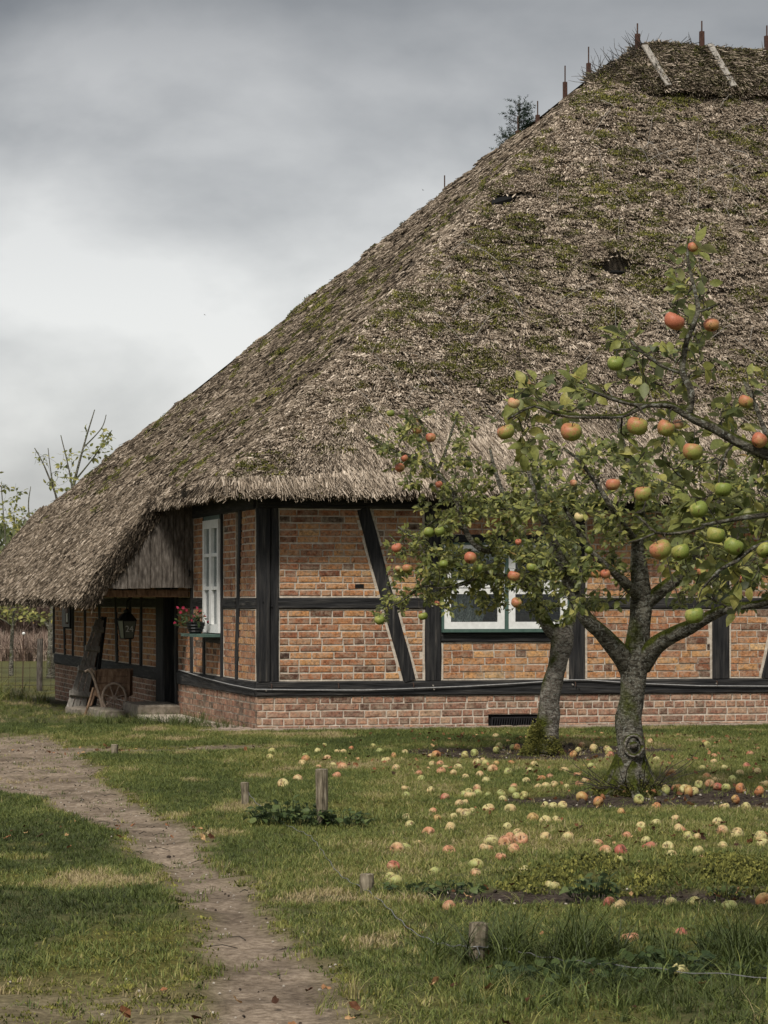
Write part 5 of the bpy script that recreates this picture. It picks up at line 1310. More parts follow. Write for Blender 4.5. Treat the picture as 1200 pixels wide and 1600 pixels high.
MARKS = [('the scaly trunk nearest the wall', gp(856, 1168)), ('the thick forked trunk', gp(985, 1222)), ('the tall garden stake', gp(504, 1290)), ('the round sawn stake', gp(573, 1390)),
         ('the wired foreground stake', gp(745, 1495)), ('the plant on the mossy bank', gp(915, 1375)), ('the cellar vent', gp(800, 1146)), ('the short stake with the wire', gp(384, 1257)), ('the tall dark grass tuft', gp(860, 1480)),
         ('the right edge by the bare soil', gp(1195, 1235)), ('the right edge of the mossy bank', gp(1190, 1385)), ('the open middle of the lawn', gp(850, 1300))]
CN = {'g': 'greenish', 'y': 'pale yellow', 'p': 'peach coloured', 'o': 'orange', 'r': 'red'}
ORD = ['closest', 'second closest', 'third closest', 'fourth closest', 'fifth closest', 'sixth closest', 'seventh closest', 'eighth closest', 'ninth closest', 'tenth closest', 'eleventh closest', 'twelfth closest'] + ['%dth closest' % k for k in range(13, 40)]
random.seed(77)
groups = {}
for (x, y, c) in falls:
    p = gp(x, y + 3.5); mk = min(range(len(MARKS)), key=lambda i: (MARKS[i][1] - p).length)
    groups.setdefault((mk, c), []).append(((MARKS[mk][1] - p).length, p, c))
for (mk, c), lst in groups.items():
    lst.sort(key=lambda q: q[0])
    for k, (dist, p, c) in enumerate(lst):
        dia = random.uniform(0.058, 0.088)
        o = link('fallen_apple', random.choice(FAM[c]), None, (p.x, p.y, p.z + dia * random.uniform(0.0, 0.22)), (random.uniform(-1.5, 1.5), random.uniform(-1.5, 1.5), random.uniform(0, 6.28)), (dia, dia * random.uniform(0.88, 1.05), dia * random.uniform(0.85, 1.0)))
        tag(o, '%s windfall apple %s to %s' % (CN[c], ORD[k], MARKS[mk][0]), 'apple', 'windfall apples on the grass and soil')

# ------------------------------------------------------------------ garden stakes and wire
def stake(px, py, h, r, label, lean=(0, 0), rough=0.1, sq=False):
    b = gp(px, py); o_ = tag(empty('garden_stake', b), label, 'stake', 'wooden stakes beside the path')
    n = 5; P = [Vector((lean[0] * t * h, lean[1] * t * h, -0.06 + (h + 0.06) * t)) for t in np.linspace(0, 1, n)]
    mb = MB(); mb.tube(P, [r * random.uniform(0.93, 1.07) for _ in range(n)], 12, rough)
    mb.build('shaft', M['post'], o_)
    top = P[-1]
    mb = MB(); mb.lathe([(r * 0.92, 0.0), (r * 0.8, 0.006), (r * 0.3, 0.008)], 12, tuple(top + Vector((0, 0, -0.003)))); mb.build('sawn_top', M['post'], o_)
    return b, o_
stake(504, 1291, 0.36, 0.040, 'tall bleached wooden stake rising from the leafy weeds', (-0.02, 0), 0.16)
stake(384, 1258, 0.155, 0.030, 'short dark stake with a wire loop, left of the tall stake', (-0.05, 0))
stake(179, 1181, 0.10, 0.035, 'low stump of a stake at the edge of the path near the house')
stake(573, 1394, 0.085, 0.037, 'round flat sawn stake low in the grass, right of the path')
_, ws = stake(745, 1500, 0.145, 0.040, 'wired stake standing in the rough grass in the foreground', (0.05, 0), 0.14)
mb = MB(); mb.tube([Vector((0.045 * math.cos(a), 0.045 * math.sin(a), 0.055 + 0.004 * math.sin(3 * a))) for a in np.linspace(0, 2 * PI, 14)], 0.003, 5)
mb.tube([(0.0, -0.046, 0.055), (0.01, -0.06, 0.03), (-0.01, -0.055, 0.005), (0.004, -0.05, -0.02)], 0.003, 5); mb.build('wire_loop', M['wire'], ws)
W = [(387, 1238, .09), (398, 1252, .06), (415, 1268, .02), (440, 1285, .015), (465, 1297, .02), (485, 1306, .03), (497, 1320, .02), (512, 1342, .015), (530, 1366, .02), (548, 1378, .02), (575, 1392, .02), (600, 1412, .02), (622, 1435, .03), (645, 1456, .04), (680, 1473, .05), (712, 1479, .055), (745, 1478, .06), (768, 1476, .055), (800, 1484, .05), (840, 1494, .05), (895, 1502, .04), (960, 1508, .05), (1080, 1520, .05), (1240, 1530, .05)]
P = []
for x, y, h in W:
    q = gp(x, y + h * FPX / (FPX * EYE / (y - 937.0))); P.append(Vector((q.x, q.y, gz(q.x, q.y) + h)))
mb = MB(); Q = []
for i in range(len(P) - 1):
    for k in range(8):
        t = k / 8; a = (i * 8 + k) * 1.1; Q.append(P[i].lerp(P[i + 1], t) + Vector((math.cos(a), 0, math.sin(a))) * 0.004)
mb.tube(Q, 0.0022, 5); tag(mb.build('wire', M['wire']), 'thin twisted wire sagging through the grass between the stakes', 'wire')

# ------------------------------------------------------------------ weeds and tall tufts
weedv = [leaf_mesh(40 + k, M['weed'], 0.8, 0.2, 0.9, 'leaf') for k in range(5)]
def weed(px, py, n, R, H, size, label, dark=0.45):
    b = gp(px, py); root = tag(empty('leafy_weed', b), label, 'weed', 'leafy weeds in the lawn')
    st = MB()
    for k in range(n):
        a = random.uniform(0, 2 * PI); rr = R * math.sqrt(random.random()); h = H * random.uniform(0.25, 1) * (1 - 0.5 * rr / R)
        x, y = rr * math.cos(a), rr * math.sin(a) * 0.8; z = gz(b.x + x, b.y + y) - b.z
        top = Vector((x, y, z + h)); st.tube([(x * 0.8, y * 0.8, z), ((x * 0.9), y * 0.9, z + h * 0.6), top], 0.002, 3)
        o_ = link('leaf', random.choice(weedv), root, top, (random.gauss(0, .35), random.gauss(0.1, .35), a + random.gauss(0, .7)), (size * random.uniform(0.6, 1.2),) * 3); o_['tint'] = min(1, max(0, random.gauss(dark, 0.2)))
    st.build('stems', M['weed'], root)
weed(455, 1290, 170, 0.27, 0.20, 0.055, 'broad leafy weed clump left of the tall stake')
weed(540, 1292, 60, 0.17, 0.14, 0.05, 'smaller leafy weed clump right of the tall stake')
weed(925, 1375, 60, 0.13, 0.14, 0.05, 'dark green leafy plant on the mossy bank')
weed(640, 1392, 26, 0.12, 0.06, 0.04, 'low green weed near the red apple by the bare soil')
weed(715, 1398, 40, 0.14, 0.08, 0.045, 'low leafy weed at the left end of the mossy bank')
weed(900, 1530, 110, 0.30, 0.08, 0.055, 'dark spreading weeds under the tall foreground grass', 0.3)
weed(1050, 1520, 120, 0.34, 0.08, 0.055, 'dark spreading weeds at the lower right', 0.3)
weed(1180, 1490, 70, 0.22, 0.10, 0.05, 'dark weeds at the right edge below the bare soil', 0.3)
weed(1135, 1400, 24, 0.08, 0.07, 0.035, 'small pale weed in the bare soil at the right', 0.6)
def tall_tuft(px, py, n, R, sc, t0, label):
    b = gp(px, py); x = b.x + RNG.normal(0, R, n); y = b.y + RNG.normal(0, R * 0.8, n)
    o_ = scatter('tall_grass', np.stack([x, y, ground_z(x, y)], 1) - np.array(b), np.stack([RNG.normal(0, .15, n), RNG.normal(0, .15, n), RNG.uniform(0, 6.28, n)], 1), sc * RNG.uniform(0.6, 1.2, n), RNG.integers(8, 11, n), np.clip(RNG.normal(t0, 0.12, n), 0, 1), grassv)
    o_.location = b; tag(o_, label, 'grass')
tall_tuft(870, 1500, 55, 0.20, 0.95, 0.22, 'tall dark tuft of grass right of the wired stake')
tall_tuft(1150, 1500, 45, 0.2, 0.85, 0.22, 'tall dark tuft of grass at the right edge')
tall_tuft(1010, 1560, 60, 0.4, 0.5, 0.28, 'medium rough grass at the lower right')
tall_tuft(560, 1285, 12, 0.16, 0.5, 0.4, 'grass tuft beside the tall stake')
tall_tuft(245, 1133, 80, 0.5, 0.8, 0.30, 'dark grass clump before the door step')
tall_tuft(320, 1138, 30, 0.3, 0.55, 0.32, 'grass clump along the side wall')
tall_tuft(690, 1560, 14, 0.2, 0.5, 0.75, 'dry straw coloured stalks below the wired stake')

# ------------------------------------------------------------------ litter: leaves, twigs, clods, grit
def dead_leaf(seed):
    r = random.Random(seed); mb = MB(); V = []
    n = 9
    for i in range(n): a = 2 * PI * i / n; q = r.uniform(0.3, 0.55); V.append((q * math.cos(a), q * 0.8 * math.sin(a), r.uniform(0, 0.28)))
    V.append((0, 0, 0.02)); mb.add(V, [(i, (i + 1) % n, n) for i in range(n)]); return mb.mesh('dead_leaf', M['deadleaf'])
deadv = variants('dead_leaf', [dead_leaf(k) for k in range(6)])
x, y = frustum(1500, 9, 31, 0.4); k = outside_house(x, y) & (fbm(x * 0.6, y * 0.4, 50.0, 3) + 0.5 * m_soil(x, y) + 0.15 * (x > 0) > 0.62); x, y = x[k], y[k]; n = len(x)
tag(scatter('fallen_leaves', np.stack([x, y, ground_z(x, y) + 0.012 + 0.012 * (1 - m_path(x, y))], 1), np.stack([RNG.normal(0, .5, n), RNG.normal(0, .5, n), RNG.uniform(0, 6.28, n)], 1), RNG.uniform(0.018, 0.060, n), RNG.integers(0, 6, n), RNG.uniform(0, 1, n), deadv),
    'brown fallen leaves scattered over grass and soil', 'leaves')
def clod(seed, m):
    r = random.Random(seed); mb = MB(); V = []
    for k in range(5):
        z = -0.3 + 0.75 * k / 4; q = math.sqrt(max(0.02, 1 - ((k - 1) / 3.2) ** 2)) * 0.5
        for i in range(7): a = 2 * PI * i / 7; V.append((q * math.cos(a) * r.uniform(0.75, 1.2), q * math.sin(a) * r.uniform(0.75, 1.2), z * 0.8 + r.uniform(-.05, .05)))
    mb.add(V, [(k * 7 + i, k * 7 + (i + 1) % 7, (k + 1) * 7 + (i + 1) % 7, (k + 1) * 7 + i) for k in range(4) for i in range(7)] + [tuple(28 + i for i in range(7))])
    return mb.mesh('clod', m)
clodv = variants('clod', [clod(k, M['soilclod']) for k in range(4)] + [clod(9 + k, M['pebble']) for k in range(3)])
x, y = frustum(22000, 9, 30, 0.3); ps = np.clip(m_soil(x, y) * 0.9 + m_path(x, y) * 0.28, 0, 1); k = outside_house(x, y) & (RNG.random(len(x)) < ps); x, y = x[k], y[k]; n = len(x)
soil_k = m_soil(x, y) > 0.5
sc = np.where(RNG.random(n) < 0.02, RNG.uniform(0.02, 0.04, n), RNG.uniform(0.004, 0.014, n)) * np.where(soil_k, 1.7, 1.0)
pale = RNG.random(n) < np.where(soil_k, 0.09, 0.5)
sc = np.where(pale, np.minimum(sc, 0.016), sc)
tag(scatter('grit_and_clods', np.stack([x, y, ground_z(x, y) - 0.028 * m_path(x, y) - 0.015 * m_soil(x, y) + 0.002], 1), np.stack([RNG.normal(0, .3, n), RNG.normal(0, .3, n), RNG.uniform(0, 6.28, n)], 1), sc, np.where(pale, 4 + RNG.integers(0, 3, n), RNG.integers(0, 4, n)), RNG.random(n), clodv),
    'crumbs of soil, wood chips and pale grit on path and beds', 'grit')
mb = MB()
for _ in range(260):
    x, y = frustum(1, 9.2, 28, 0.2); x, y = float(x[0]), float(y[0])
    if float(m_path(x, y)) + float(m_soil(x, y)) < 0.3 or not bool(outside_house(np.array([x]), np.array([y]))[0]): continue
    a = random.uniform(0, PI); L = random.uniform(0.03, 0.16); p = Vector((x, y, gz(x, y) - 0.02))
    mb.tube([p, p + Vector((math.cos(a) * L * .5, math.sin(a) * L * .5, 0.012)), p + Vector((math.cos(a + .2) * L, math.sin(a + .2) * L, 0.004))], 0.0025, 4)
o = mb.build('twig_litter', M['twig']); tag(o, 'small dark twigs lying on path and soil', 'twigs', kind='stuff')
n = 5200; x = RNG.uniform(0.2, 2.4, n); y = 14.7 + RNG.normal(0, 0.22, n); k = RNG.random(n) < sstep(0.5, 0.9, x) * sstep(0.40, 0.60, fbm(x * 4, y * 4, 3., 3)); x, y = x[k], y[k]; n = len(x)
o = scatter('moss_cushions', np.stack([x, y, ground_z(x, y) - 0.004], 1), np.stack([RNG.normal(0, .3, n), RNG.normal(0, .3, n), RNG.uniform(0, 6.28, n)], 1), RNG.uniform(0.7, 1.4, n), RNG.integers(0, 4, n), np.clip(RNG.normal(0.42, .2, n), 0, 1), mossv)
tag(o, 'yellow green moss cushions on the low bank', 'moss')
x, y = frustum(30000, 9, 30, 0.3); k = outside_house(x, y) & (RNG.random(len(x)) < 0.8 * m_moss(x, y) * (1 - m_soil(x, y)) * (1 - sstep(0.35, 0.75, m_path(x, y)))); x, y = x[k], y[k]; n = len(x)
o = scatter('moss_patches', np.stack([x, y, ground_z(x, y) - 0.012 - 0.02 * m_path(x, y)], 1), np.stack([RNG.normal(0, .2, n), RNG.normal(0, .2, n), RNG.uniform(0, 6.28, n)], 1), RNG.uniform(0.5, 1.0, n), RNG.integers(0, 4, n), np.clip(RNG.normal(0.45, .2, n), 0, 1), mossv)
tag(o, 'olive moss spread along the path edges and lawn', 'moss')

# ------------------------------------------------------------------ things by the side door
def hgz(u, v): p = hworld(u, v); return gz(p.x, p.y)
# steps
def step(u0, u1, v0, v1, z1, label, seed):
    random.seed(seed); zc = hgz(0.5 * (u0 + u1), 0.5 * (v0 + v1)); w = hworld((u0 + u1) / 2, (v0 + v1) / 2, zc)
    mb = MB(); a, b = (u1 - u0) / 2, (v1 - v0) / 2; nx = 6; V = []; F = []
    prof = [(1.0, -0.06), (1.0, (z1 - zc) * 0.85), (0.95, z1 - zc), (0.4, z1 - zc + 0.004)]
    for q, z in prof:
        for i in range(16):
            t = 2 * PI * i / 16; cx_ = max(-1, min(1, 1.35 * math.cos(t))); cy_ = max(-1, min(1, 1.35 * math.sin(t)))
            V.append((cx_ * a * q + random.uniform(-.012, .012), cy_ * b * q + random.uniform(-.012, .012), z + random.uniform(-.006, .006)))
    F = [(k * 16 + i, k * 16 + (i + 1) % 16, (k + 1) * 16 + (i + 1) % 16, (k + 1) * 16 + i) for k in range(3) for i in range(16)] + [tuple(48 + i for i in range(16))]
    mb.add(V, F); o_ = mb.build('stone_step', M['stone'], None, loc=w, rot=(0, 0, HANG)); tag(o_, label, 'step')
step(-0.55, 0.0, 4.95, 6.3, 0.10, 'rough stone block step in front of the side door', 1)
step(-0.92, -0.60, 5.5, 6.9, 0.01, 'lower flat stone beside the door step and cart wheel', 2)
step(-1.0, -0.55, 7.3, 8.6, -0.04, 'flat stone slab under the handcart', 3)

# handcart
M['wheelwood'] = mat_noise('pale worn wheel wood', [(0.3, (0.22, 0.16, 0.12)), (0.7, (0.42, 0.33, 0.26))], 30)
cp = hworld(-0.62, 6.9); cz = gz(cp.x, cp.y)
cart = tag(empty('handcart', (cp.x, cp.y, cz), 0.0), 'old brown wooden handcart with a spoked wheel beside the side wall', 'handcart')
SC = 1 / 116.0
def cpt(px, py, dy=0.0): return Vector(((px - 190) * SC, dy, (1112 - py) * SC))
wh = empty('wheel'); wh.parent = cart; wh.location = cpt(200, 1085, -0.24)
mb = MB(); mb.tube([Vector((0.152 * math.cos(a), 0, 0.185 * math.sin(a))) for a in np.linspace(0, 2 * PI, 29)], 0.017, 6); mb.build('rim', M['wheelwood'], wh)
mb = MB(); mb.tube([(0, -0.05, 0), (0, 0.06, 0)], [0.03, 0.03], 8); mb.build('hub', M['wheelwood'], wh)
for k in range(7):
    a = 2 * PI * k / 7 + 0.2; mb = MB(); mb.tube([(0.02 * math.cos(a), 0, 0.02 * math.sin(a)), (0.146 * math.cos(a), 0, 0.178 * math.sin(a))], 0.009, 5); mb.build('spoke', M['wheelwood'], wh)
wh.rotation_euler = (0, 0, 0.15)
wb = bpy.data.objects['wheel'].copy() if False else None
bx = empty('cart_box'); bx.parent = cart
for k in range(4):
    z0 = 1084 - k * 10.5; mb = MB(); mb.beam(cpt(172 + k * 0.6, z0 - 5, -0.18), cpt(221 + k, z0 - 5, -0.18), 0.086, 0.02, (0, 0, 1), j=0.003, ch=0.1); mb.build('plank', M['oldwood'], bx)
    mb = MB(); mb.beam(cpt(172 + k * 0.6, z0 - 5, 0.22), cpt(221 + k, z0 - 5, 0.22), 0.086, 0.02, (0, 0, 1), j=0.003, ch=0.1); mb.build('plank', M['oldwood'], bx)
for x_ in (171, 222):
    mb = MB(); p = cpt(x_, 1064, 0.0); mb.box(p.x - 0.012, p.x + 0.012, -0.19, 0.23, p.z - 0.16, p.z + 0.17, j=0.003); mb.build('end_board', M['oldwood'], bx)
mb = MB(); p = cpt(196, 1084, 0); mb.box(p.x - 0.2, p.x + 0.2, -0.17, 0.21, p.z - 0.01, p.z + 0.01); mb.build('floor_board', M['oldwood'], bx)
for dy in (-0.2, 0.24):
    mb = MB(); mb.tube([cpt(155, 1046, dy), cpt(160, 1043, dy), cpt(166, 1048, dy), cpt(171, 1062, dy), cpt(178, 1085, dy), cpt(184, 1109, dy)], [0.016, 0.02, 0.022, 0.02, 0.02, 0.018], 6, 0.1); mb.build('shaft', M['wheelwood'], cart)
    mb = MB(); mb.tube([cpt(168, 1070, dy), cpt(163, 1088, dy), cpt(155, 1112, dy)], [0.018, 0.018, 0.015], 6, 0.1); mb.build('leg', M['oldwood'], cart)
mb = MB(); mb.beam(cpt(160, 1100, -0.2), cpt(160, 1100, 0.24), 0.03, 0.03, (0, 0, 1)); mb.beam(cpt(164, 1103, -0.21), cpt(183, 1103, -0.21), 0.03, 0.025, (0, 0, 1)); mb.build('cross_bar', M['oldwood'], cart)

# leaning doors and planks (world frame, leaning right against the wall)
def leaning(name, label, cat, bl, br, tl, tr, Yb, Yt, nplank, mat, battens, th=0.03):
    A, B, C_, D_ = at(*bl, Yb), at(*br, Yb + 0.1), at(*tl, Yt), at(*tr, Yt + 0.05)
    zb = min(A.z, B.z); root = tag(empty(name, A), label, cat)
    nrm = (B - A).cross(C_ - A).normalized(); nrm = nrm if nrm.y < 0 else -nrm
    for k in range(nplank):
        f0, f1 = k / nplank + 0.03, (k + 1) / nplank - 0.03; dj = random.uniform(-0.03, 0.03)
        Q = [A.lerp(B, f0), A.lerp(B, f1), C_.lerp(D_, f1) + (C_ - A) * dj, C_.lerp(D_, f0) + (C_ - A) * dj]; Q = [q - A for q in Q]
        mb = MB(); mb.add(Q + [q - nrm * th for q in Q], [(0, 1, 2, 3), (7, 6, 5, 4), (0, 4, 5, 1), (1, 5, 6, 2), (2, 6, 7, 3), (3, 7, 4, 0)]); mb.build('plank', M[mat], root)
    for t in battens:
        p0, p1 = A.lerp(C_, t) - A, B.lerp(D_, t) - A; mb = MB(); mb.beam(p0 - (p1 - p0) * 0.06 + nrm * 0.03, p1 + (p1 - p0) * 0.06 + nrm * 0.03, 0.08, 0.055, C_ - A); mb.build('batten', M[mat], root)
leaning('old_door', 'weathered grey plank door with battens leaning against the side wall', 'door', (103, 1104), (134, 1107), (149, 968), (163, 970), 40.6, 41.4, 3, 'greywood', (0.14, 0.42, 0.66, 0.88))
leaning('old_door', 'black plank door leaning behind the grey one', 'door', (128, 1106), (151, 1104), (153, 966), (167, 968), 41.8, 42.4, 3, 'timber', ())
leaning('plank', 'narrow reddish brown plank leaning in front of the black door', 'plank', (128, 1108), (135, 1108), (155, 985), (160, 985), 41.0, 41.6, 1, 'oldwood', ())

# lantern hanging under the roof edge
lp = hworld(-0.5, 6.17, 0); lan = tag(empty('wall_lantern', (lp.x, lp.y, 0.90)), 'black four sided lantern with white numbers hanging by the side door', 'lantern')
def frust(w0, w1, z0, z1): return [(-w0, -w0, z0), (w0, -w0, z0), (w0, w0, z0), (-w0, w0, z0), (-w1, -w1, z1), (w1, -w1, z1), (w1, w1, z1), (-w1, w1, z1)]
rz = 0.5
fr = MB(); P = frust(0.062, 0.092, 0.02, 0.25)
for a, b in ((0, 1), (1, 2), (2, 3), (3, 0), (4, 5), (5, 6), (6, 7), (7, 4), (0, 4), (1, 5), (2, 6), (3, 7)): fr.tube([P[a], P[b]], 0.008, 5)
fr.build('frame', M['black'], lan, rot=(0, 0, rz))
gl = NT('frosted lantern glass').done((0.15, 0.155, 0.13), 0.3)
for a, b, c, d_ in ((0, 1, 5, 4), (1, 2, 6, 5), (2, 3, 7, 6), (3, 0, 4, 7)):
    mb = MB(); Q = [Vector(P[i]) * 0.97 for i in (a, b, c, d_)]; cc = Vector((0, 0, 0.13)); I = [q + (Vector((0, 0, q.z)) - q) * 0.06 for q in Q]
    mb.add(Q + I, [(0, 1, 2, 3), (7, 6, 5, 4), (0, 4, 5, 1), (1, 5, 6, 2), (2, 6, 7, 3), (3, 7, 4, 0)]); mb.build('pane', gl, lan, rot=(0, 0, rz))
mb = MB(); mb.lathe([(0.135, 0.25), (0.12, 0.27), (0.075, 0.33), (0.04, 0.35), (0.045, 0.38), (0.012, 0.40)], 8); mb.build('roof', M['black'], lan, rot=(0, 0, rz + PI / 8))
mb = MB(); mb.tube([(0, 0, 0.39), (0, 0, 0.50), (0.10, 0.03, 0.58), (0.5, 0.12, 0.60)], 0.010, 6); mb.build('bracket', M['black'], lan)
fc = bpy.data.curves.new('number', 'FONT'); fc.body = '24'; fc.size = 0.115; fc.extrude = 0.001; fc.align_x = 'CENTER'; fc.materials.append(M['label'])
ft = bpy.data.objects.new('number_text', fc); fm = bpy.data.meshes.new_from_object(ft); fo = link('number_plate', fm, lan)
dirn = Vector((math.sin(rz), -math.cos(rz), 0)); fo.location = dirn * 0.090 + Vector((0, 0, 0.105)); fo.rotation_euler = (PI / 2 - 0.12, 0, rz)

# flower pot on the window sill of the side wall
fp = hworld(-0.20, 2.75, 1.018); pot = tag(empty('flower_pot', fp, HANG), 'black pot of red and pink flowers on the side window ledge', 'flower pot')
mb = MB(); mb.lathe([(0.07, 0.0), (0.095, 0.06), (0.115, 0.125), (0.12, 0.13), (0.105, 0.135)], 14); mb.build('pot', M['black'], pot)
mb = MB()
for z in (0.03, 0.065, 0.10): mb.tube([Vector((math.cos(a) * (0.082 + z * 0.3), math.sin(a) * (0.082 + z * 0.3), z)) for a in np.linspace(0, 2 * PI, 15)], 0.006, 4)
mb.build('rim_rings', M['black'], pot)
random.seed(5)
for k in range(60):
    a = random.uniform(0, 2 * PI); r = random.uniform(0.02, 0.20); z = 0.14 + random.uniform(-0.06, 0.13)
    o_ = link('leaf', random.choice(weedv), pot, (r * math.cos(a) - 0.03, r * math.sin(a), z), (random.gauss(0, .6), random.gauss(0, .6), a), (0.05,) * 3); o_['tint'] = random.uniform(0.0, 0.5)
def bloom():
    mb = MB()
    for k in range(7):
        a = 2 * PI * k / 7; c, s_ = math.cos(a), math.sin(a)
        mb.add([(0, 0, 0), (c * .5 - s_ * .25, s_ * .5 + c * .25, .25), (c * .9, s_ * .9, .12), (c * .5 + s_ * .25, s_ * .5 - c * .25, .25)], [(0, 1, 2, 3)])
    return mb.mesh('flower', M['petal'])
bl = bloom()
for k in range(13):
    a = random.uniform(0, 2 * PI); r = random.uniform(0.05, 0.22); z = 0.17 + random.uniform(-0.08, 0.15)
    o_ = link('flower', bl, pot, (r * math.cos(a) - 0.05, r * math.sin(a), z), (random.uniform(0.6, 1.4), 0, random.uniform(-0.6, 0.6)), (0.026,) * 3); o_['tint'] = random.random() * 0.7
stp = MB()
for k in range(20):
    a = random.uniform(0, 2 * PI); r = random.uniform(0.06, 0.18); stp.tube([(0, 0, 0.12), (r * .5 * math.cos(a), r * .5 * math.sin(a), 0.20), (r * math.cos(a) - 0.03, r * math.sin(a), 0.15 + random.uniform(-.05, .1))], 0.0025, 3)
stp.build('stems', M['weed'], pot)

# ------------------------------------------------------------------ background beyond the house, left
def far_tree(px, base_py, Y, width, limbs, crown, label, seed, leafn, lt, leafsz=0.16, group='young trees in the paddock behind the house'):
    X = (px - 600) * Y / FPX; b = Vector((X, Y, gz(X, Y))); t = Tree('paddock_tree', label, b, Y, seed, group)
    for i, l in enumerate(limbs): t.limb(l, 'trunk' if i == 0 else 'branch', 'bark', 7, 0.1)
    mb = MB(); T = []
    for (x, y, rx, ry, k) in crown:
        for _ in range(k):
            a = t.r.uniform(0, 2 * PI); q = math.sqrt(t.r.random()); T.append(at(x + rx * q * math.cos(a), y + ry * q * math.sin(a), Y + t.r.uniform(-1.2, 1.2)))
    for q in T: t.twig_to(q, mb, True, leafsz, leafn)
    mb.build('twigs', M['twig'], t.root)['kind'] = 'stuff'
    t.finish(lt, single=0)
far_tree(18, 1055, 60, 6, [[(17, 1056, 4.5, 0), (18, 1020, 3.2, 0), (19, 990, 3, 0), (20, 975, 2.6, 0), (21, 950, 2, 0), (12, 900, 1.6, 0), (8, 840, 1.2, 0), (2, 760, 0.8, 0)], [(20, 978, 2, 0), (8, 970, 1.6, 0), (-8, 962, 1.2, 0)], [(20, 976, 2, 0), (30, 965, 1.6, 0), (45, 960, 1.2, 0)], [(12, 900, 1.2, 0), (20, 850, 1, 0), (40, 810, 0.7, 0)]],
         [(10, 955, 40, 14, 26), (10, 920, 40, 40, 20), (20, 850, 34, 50, 30), (-50, 880, 50, 80, 30), (15, 790, 26, 40, 18), (5, 750, 12, 20, 5), (45, 830, 14, 24, 8)], 'thin young tree at the left edge beyond the fence', 31, 5, 0.72, 0.11)
far_tree(80, 1058, 56, 16, [[(80, 1060, 10, 0), (81, 1020, 7.5, 0), (82, 980, 7, 0), (84, 950, 6, 0), (90, 900, 5, 0), (100, 850, 4, 0), (110, 780, 3, 0), (130, 700, 1.6, 0), (148, 640, 0.7, 0)], [(80, 985, 4, 0), (68, 968, 3, 0), (50, 955, 2, 0)], [(100, 850, 2.5, 0), (92, 790, 2, 0), (70, 730, 1.2, 0), (54, 700, 0.7, 0)], [(104, 810, 2.2, 0), (112, 760, 1.6, 0), (95, 680, 0.7, 0)], [(118, 750, 1.6, 0), (150, 710, 1.1, 0), (175, 672, 0.6, 0)], [(92, 800, 1.6, 0), (80, 740, 1, 0), (75, 700, .6, 0)], [(130, 700, 1.2, 0), (158, 670, 0.9, 0), (166, 648, .6, 0)], [(88, 920, 3, 0), (60, 880, 2, 0), (45, 800, 1.2, 0), (48, 760, .6, 0)]],
         [(60, 960, 36, 14, 24), (70, 900, 50, 40, 30), (90, 740, 34, 26, 12), (62, 720, 14, 16, 5), (112, 712, 14, 20, 6), (150, 690, 22, 30, 16), (165, 680, 14, 24, 6), (40, 830, 40, 40, 24)], 'thicker mossy tree right behind the far corner of the house, bare shoots above the roof', 33, 5, 0.68, 0.10)
far_tree(-70, 1050, 66, 6, [[(-70, 1050, 7, 0), (-68, 960, 6, 0), (-66, 900, 4, 0), (-60, 800, 2, 0)]], [(-70, 880, 70, 90, 60)], 'leafy tree just beyond the left edge of the picture', 35, 5, 0.6, 0.13)
# dry growth and a brushwood hedge
x = RNG.uniform(-30, -6, 5000); y = RNG.uniform(80, 97, 5000); n = len(x)
dryv = variants('dry_stalks', [tuft_mesh(60 + k, 26, 1.0, 0.03, 0.35, 0.9, M['dryreed'], 3) for k in range(4)])
tag(scatter('dry_growth', np.stack([x, y, ground_z(x, y)], 1), np.stack([0 * x, 0 * x, RNG.uniform(0, 6.28, n)], 1), RNG.uniform(0.45, 0.85, n), RNG.integers(0, 4, n), RNG.uniform(0, 1, n), dryv), 'reddish brown dry growth beyond the paddock', 'dry plants')
n = 2600; x = RNG.uniform(-42, -6, n); y = 112 + RNG.normal(0, 1.5, n)
tag(scatter('brushwood_hedge', np.stack([x, y, ground_z(x, y)], 1), np.stack([0 * x, 0 * x, RNG.uniform(0, 6.28, n)], 1), RNG.uniform(1.2, 2.2, n), RNG.integers(0, 4, n), RNG.uniform(0.05, 0.5, n), dryv), 'grey brown leafless hedge far behind', 'hedge')
bushv = variants('far_leaf', [leaf_mesh(70 + k, M['leaf'], 0.7) for k in range(3)])
n = 50000; x = RNG.uniform(-90, 40, n); z = RNG.random(n) ** 0.8 * (4 + 3.5 * fbm(x * 0.12, 0.0, 3.0, 3)); y = 170 + RNG.normal(0, 5, n)
tag(scatter('far_woodland', np.stack([x, y, z - 0.3], 1), RNG.uniform(0, 6.28, (n, 3)), RNG.uniform(0.3, 0.6, n), RNG.integers(0, 3, n), np.clip(RNG.normal(0.25, .15, n), 0, 1), bushv), 'low distant woodland along the horizon', 'woodland')
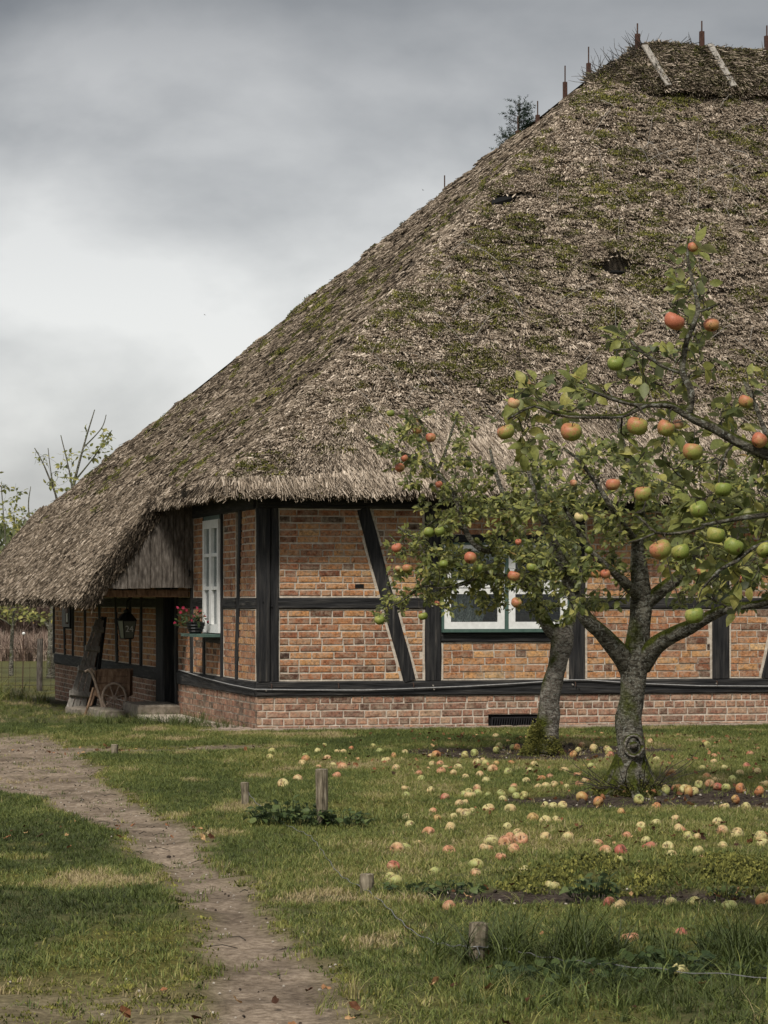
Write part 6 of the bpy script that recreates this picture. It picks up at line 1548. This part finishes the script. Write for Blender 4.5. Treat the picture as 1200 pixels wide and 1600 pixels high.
# paddock fence: posts and wire netting
fence = tag(empty('paddock_fence', (-7.0, 54.0, gz(-7, 54))), 'thin wire netting fence with grey posts behind the house', 'fence')
for (px, top, r, mt) in ((62, 998, 0.055, 'board'), (-30, 1000, 0.05, 'greywood'), (-120, 1000, 0.05, 'greywood')):
    p = at(px, top, 54.0) - Vector((-7.0, 54.0, gz(-7, 54))); mb = MB(); mb.tube([(p.x, 0, -0.1), (p.x, 0, p.z * 0.5), (p.x + 0.01, 0, p.z)], r, 8, 0.1); mb.build('fence_post', M[mt], fence)
mb = MB()
for px in range(-130, 92, 11):
    p = at(px, 1000, 54) - Vector((-7.0, 54.0, gz(-7, 54))); mb.tube([(p.x, 0.03, 0), (p.x + 0.01, 0.03, 0.75)], 0.004, 3)
for zz in (0.1, 0.25, 0.42, 0.6, 0.76):
    mb.tube([(at(-130, 1000, 54).x + 7, 0.03, zz), (at(90, 1000, 54).x + 7, 0.03, zz)], 0.004, 3)
mb.build('wire_netting', M['iron'], fence)
q = at(37, 990, 53.0); sg = tag(empty('marker_stake', (q.x, q.y, gz(q.x, q.y))), 'thin dark rod with a round white knob in front of the fence', 'marker stake')
mb = MB(); mb.tube([(-0.02, 0, 0), (0, 0, q.z - gz(q.x, q.y))], 0.010, 5); mb.build('rod', M['iron'], sg)
mb = MB(); mb.lathe([(0.012, -0.03), (0.03, -0.01), (0.03, 0.012), (0.01, 0.03)], 10, (0, 0, q.z - gz(q.x, q.y))); mb.build('knob', M['white'], sg)
# spruce whose tip shows above the roof
sb = Vector((2.95, 64.0, 0)); spr = tag(empty('spruce_tree', sb), 'dark spruce whose tip shows above the sloping roof edge', 'tree')
H = 12.35; mb = MB(); mb.tube([(0, 0, -0.2), (0.02, 0, H * 0.5), (0, 0, H * 0.97), (0, 0, H)], [0.22, 0.12, 0.015, 0.006], 8, 0.05); mb.build('trunk', M['bark'], spr)
br = MB(); NP, ND = [], []
r_ = random.Random(4); z = H - 0.12
while z > 1.5:
    R = 0.10 + (H - z) * 0.33 if H - z < 3 else 1.1 + (H - z - 3) * 0.13
    for k in range(6):
        a = r_.uniform(0, 2 * PI); L = R * r_.uniform(0.7, 1.1); d = Vector((math.cos(a), math.sin(a), 0.35)); p = Vector((0, 0, z)); e_ = p + d * L
        br.tube([p, e_], [0.012, 0.004], 3, cap=False)
        m = int(L / 0.045) if z > H - 3 else int(L / 0.12)
        for i in range(m):
            t = (i + 0.5) / m; NP.append(p.lerp(e_, t) + Vector([r_.gauss(0, 0.03) for _ in range(3)])); ND.append(d + Vector([r_.gauss(0, 0.6) for _ in range(3)]))
    z -= 0.13 if z > H - 3 else 0.3
br.build('branches', M['twig'], spr)['kind'] = 'stuff'
nm = []
for s_ in range(3):
    rr_ = random.Random(s_); mb = MB()
    for k in range(16):
        x_ = rr_.uniform(0, 0.14); a = rr_.uniform(0, 2 * PI); dd = Vector((0.5, math.cos(a), math.sin(a))).normalized() * 0.035; p = Vector((x_, 0, 0)); sd_ = Vector((0.005, 0, 0))
        mb.add([p - sd_, p + sd_, p + dd], [(0, 1, 2)])
    nm.append(mb.mesh('needles', M['needle']))
nv = variants('needles', nm); NP = np.array(NP); ND = np.array(ND); n = len(NP)
scatter('needles', NP, eul(ND, np.tile([0, 0, 1.0], (n, 1))), np.where(NP[:, 2] > H - 3.2, 1.7, 3.0), RNG.integers(0, 3, n), RNG.random(n), nv, spr)
# two birds far off in the sky
for (px, py, Y, lab) in ((320, 492, 120, 'small dark bird in the sky left of the roof slope'), (661, 297, 120, 'tiny dark bird close above the roof slope')):
    b = at(px, py, Y); mb = MB()
    mb.add([(0, -.07, 0), (.16, 0, .05), (0, .05, 0.01), (-.16, 0, .05), (0, 0, -.02)], [(0, 1, 4), (1, 2, 4), (2, 3, 4), (3, 0, 4), (0, 2, 1), (0, 3, 2)])
    mb.tube([(0, -.09, 0), (0, -.03, 0), (0, .05, 0), (0, .12, 0)], [.01, .025, .022, .006], 6)
    o_ = mb.build('bird', M['soilclod'], None, loc=b, rot=(0.1, 0.3, 0.7)); tag(o_, lab, 'bird', 'birds in the sky'); o_.scale = (0.45,) * 3
print('objects', len(bpy.data.objects))
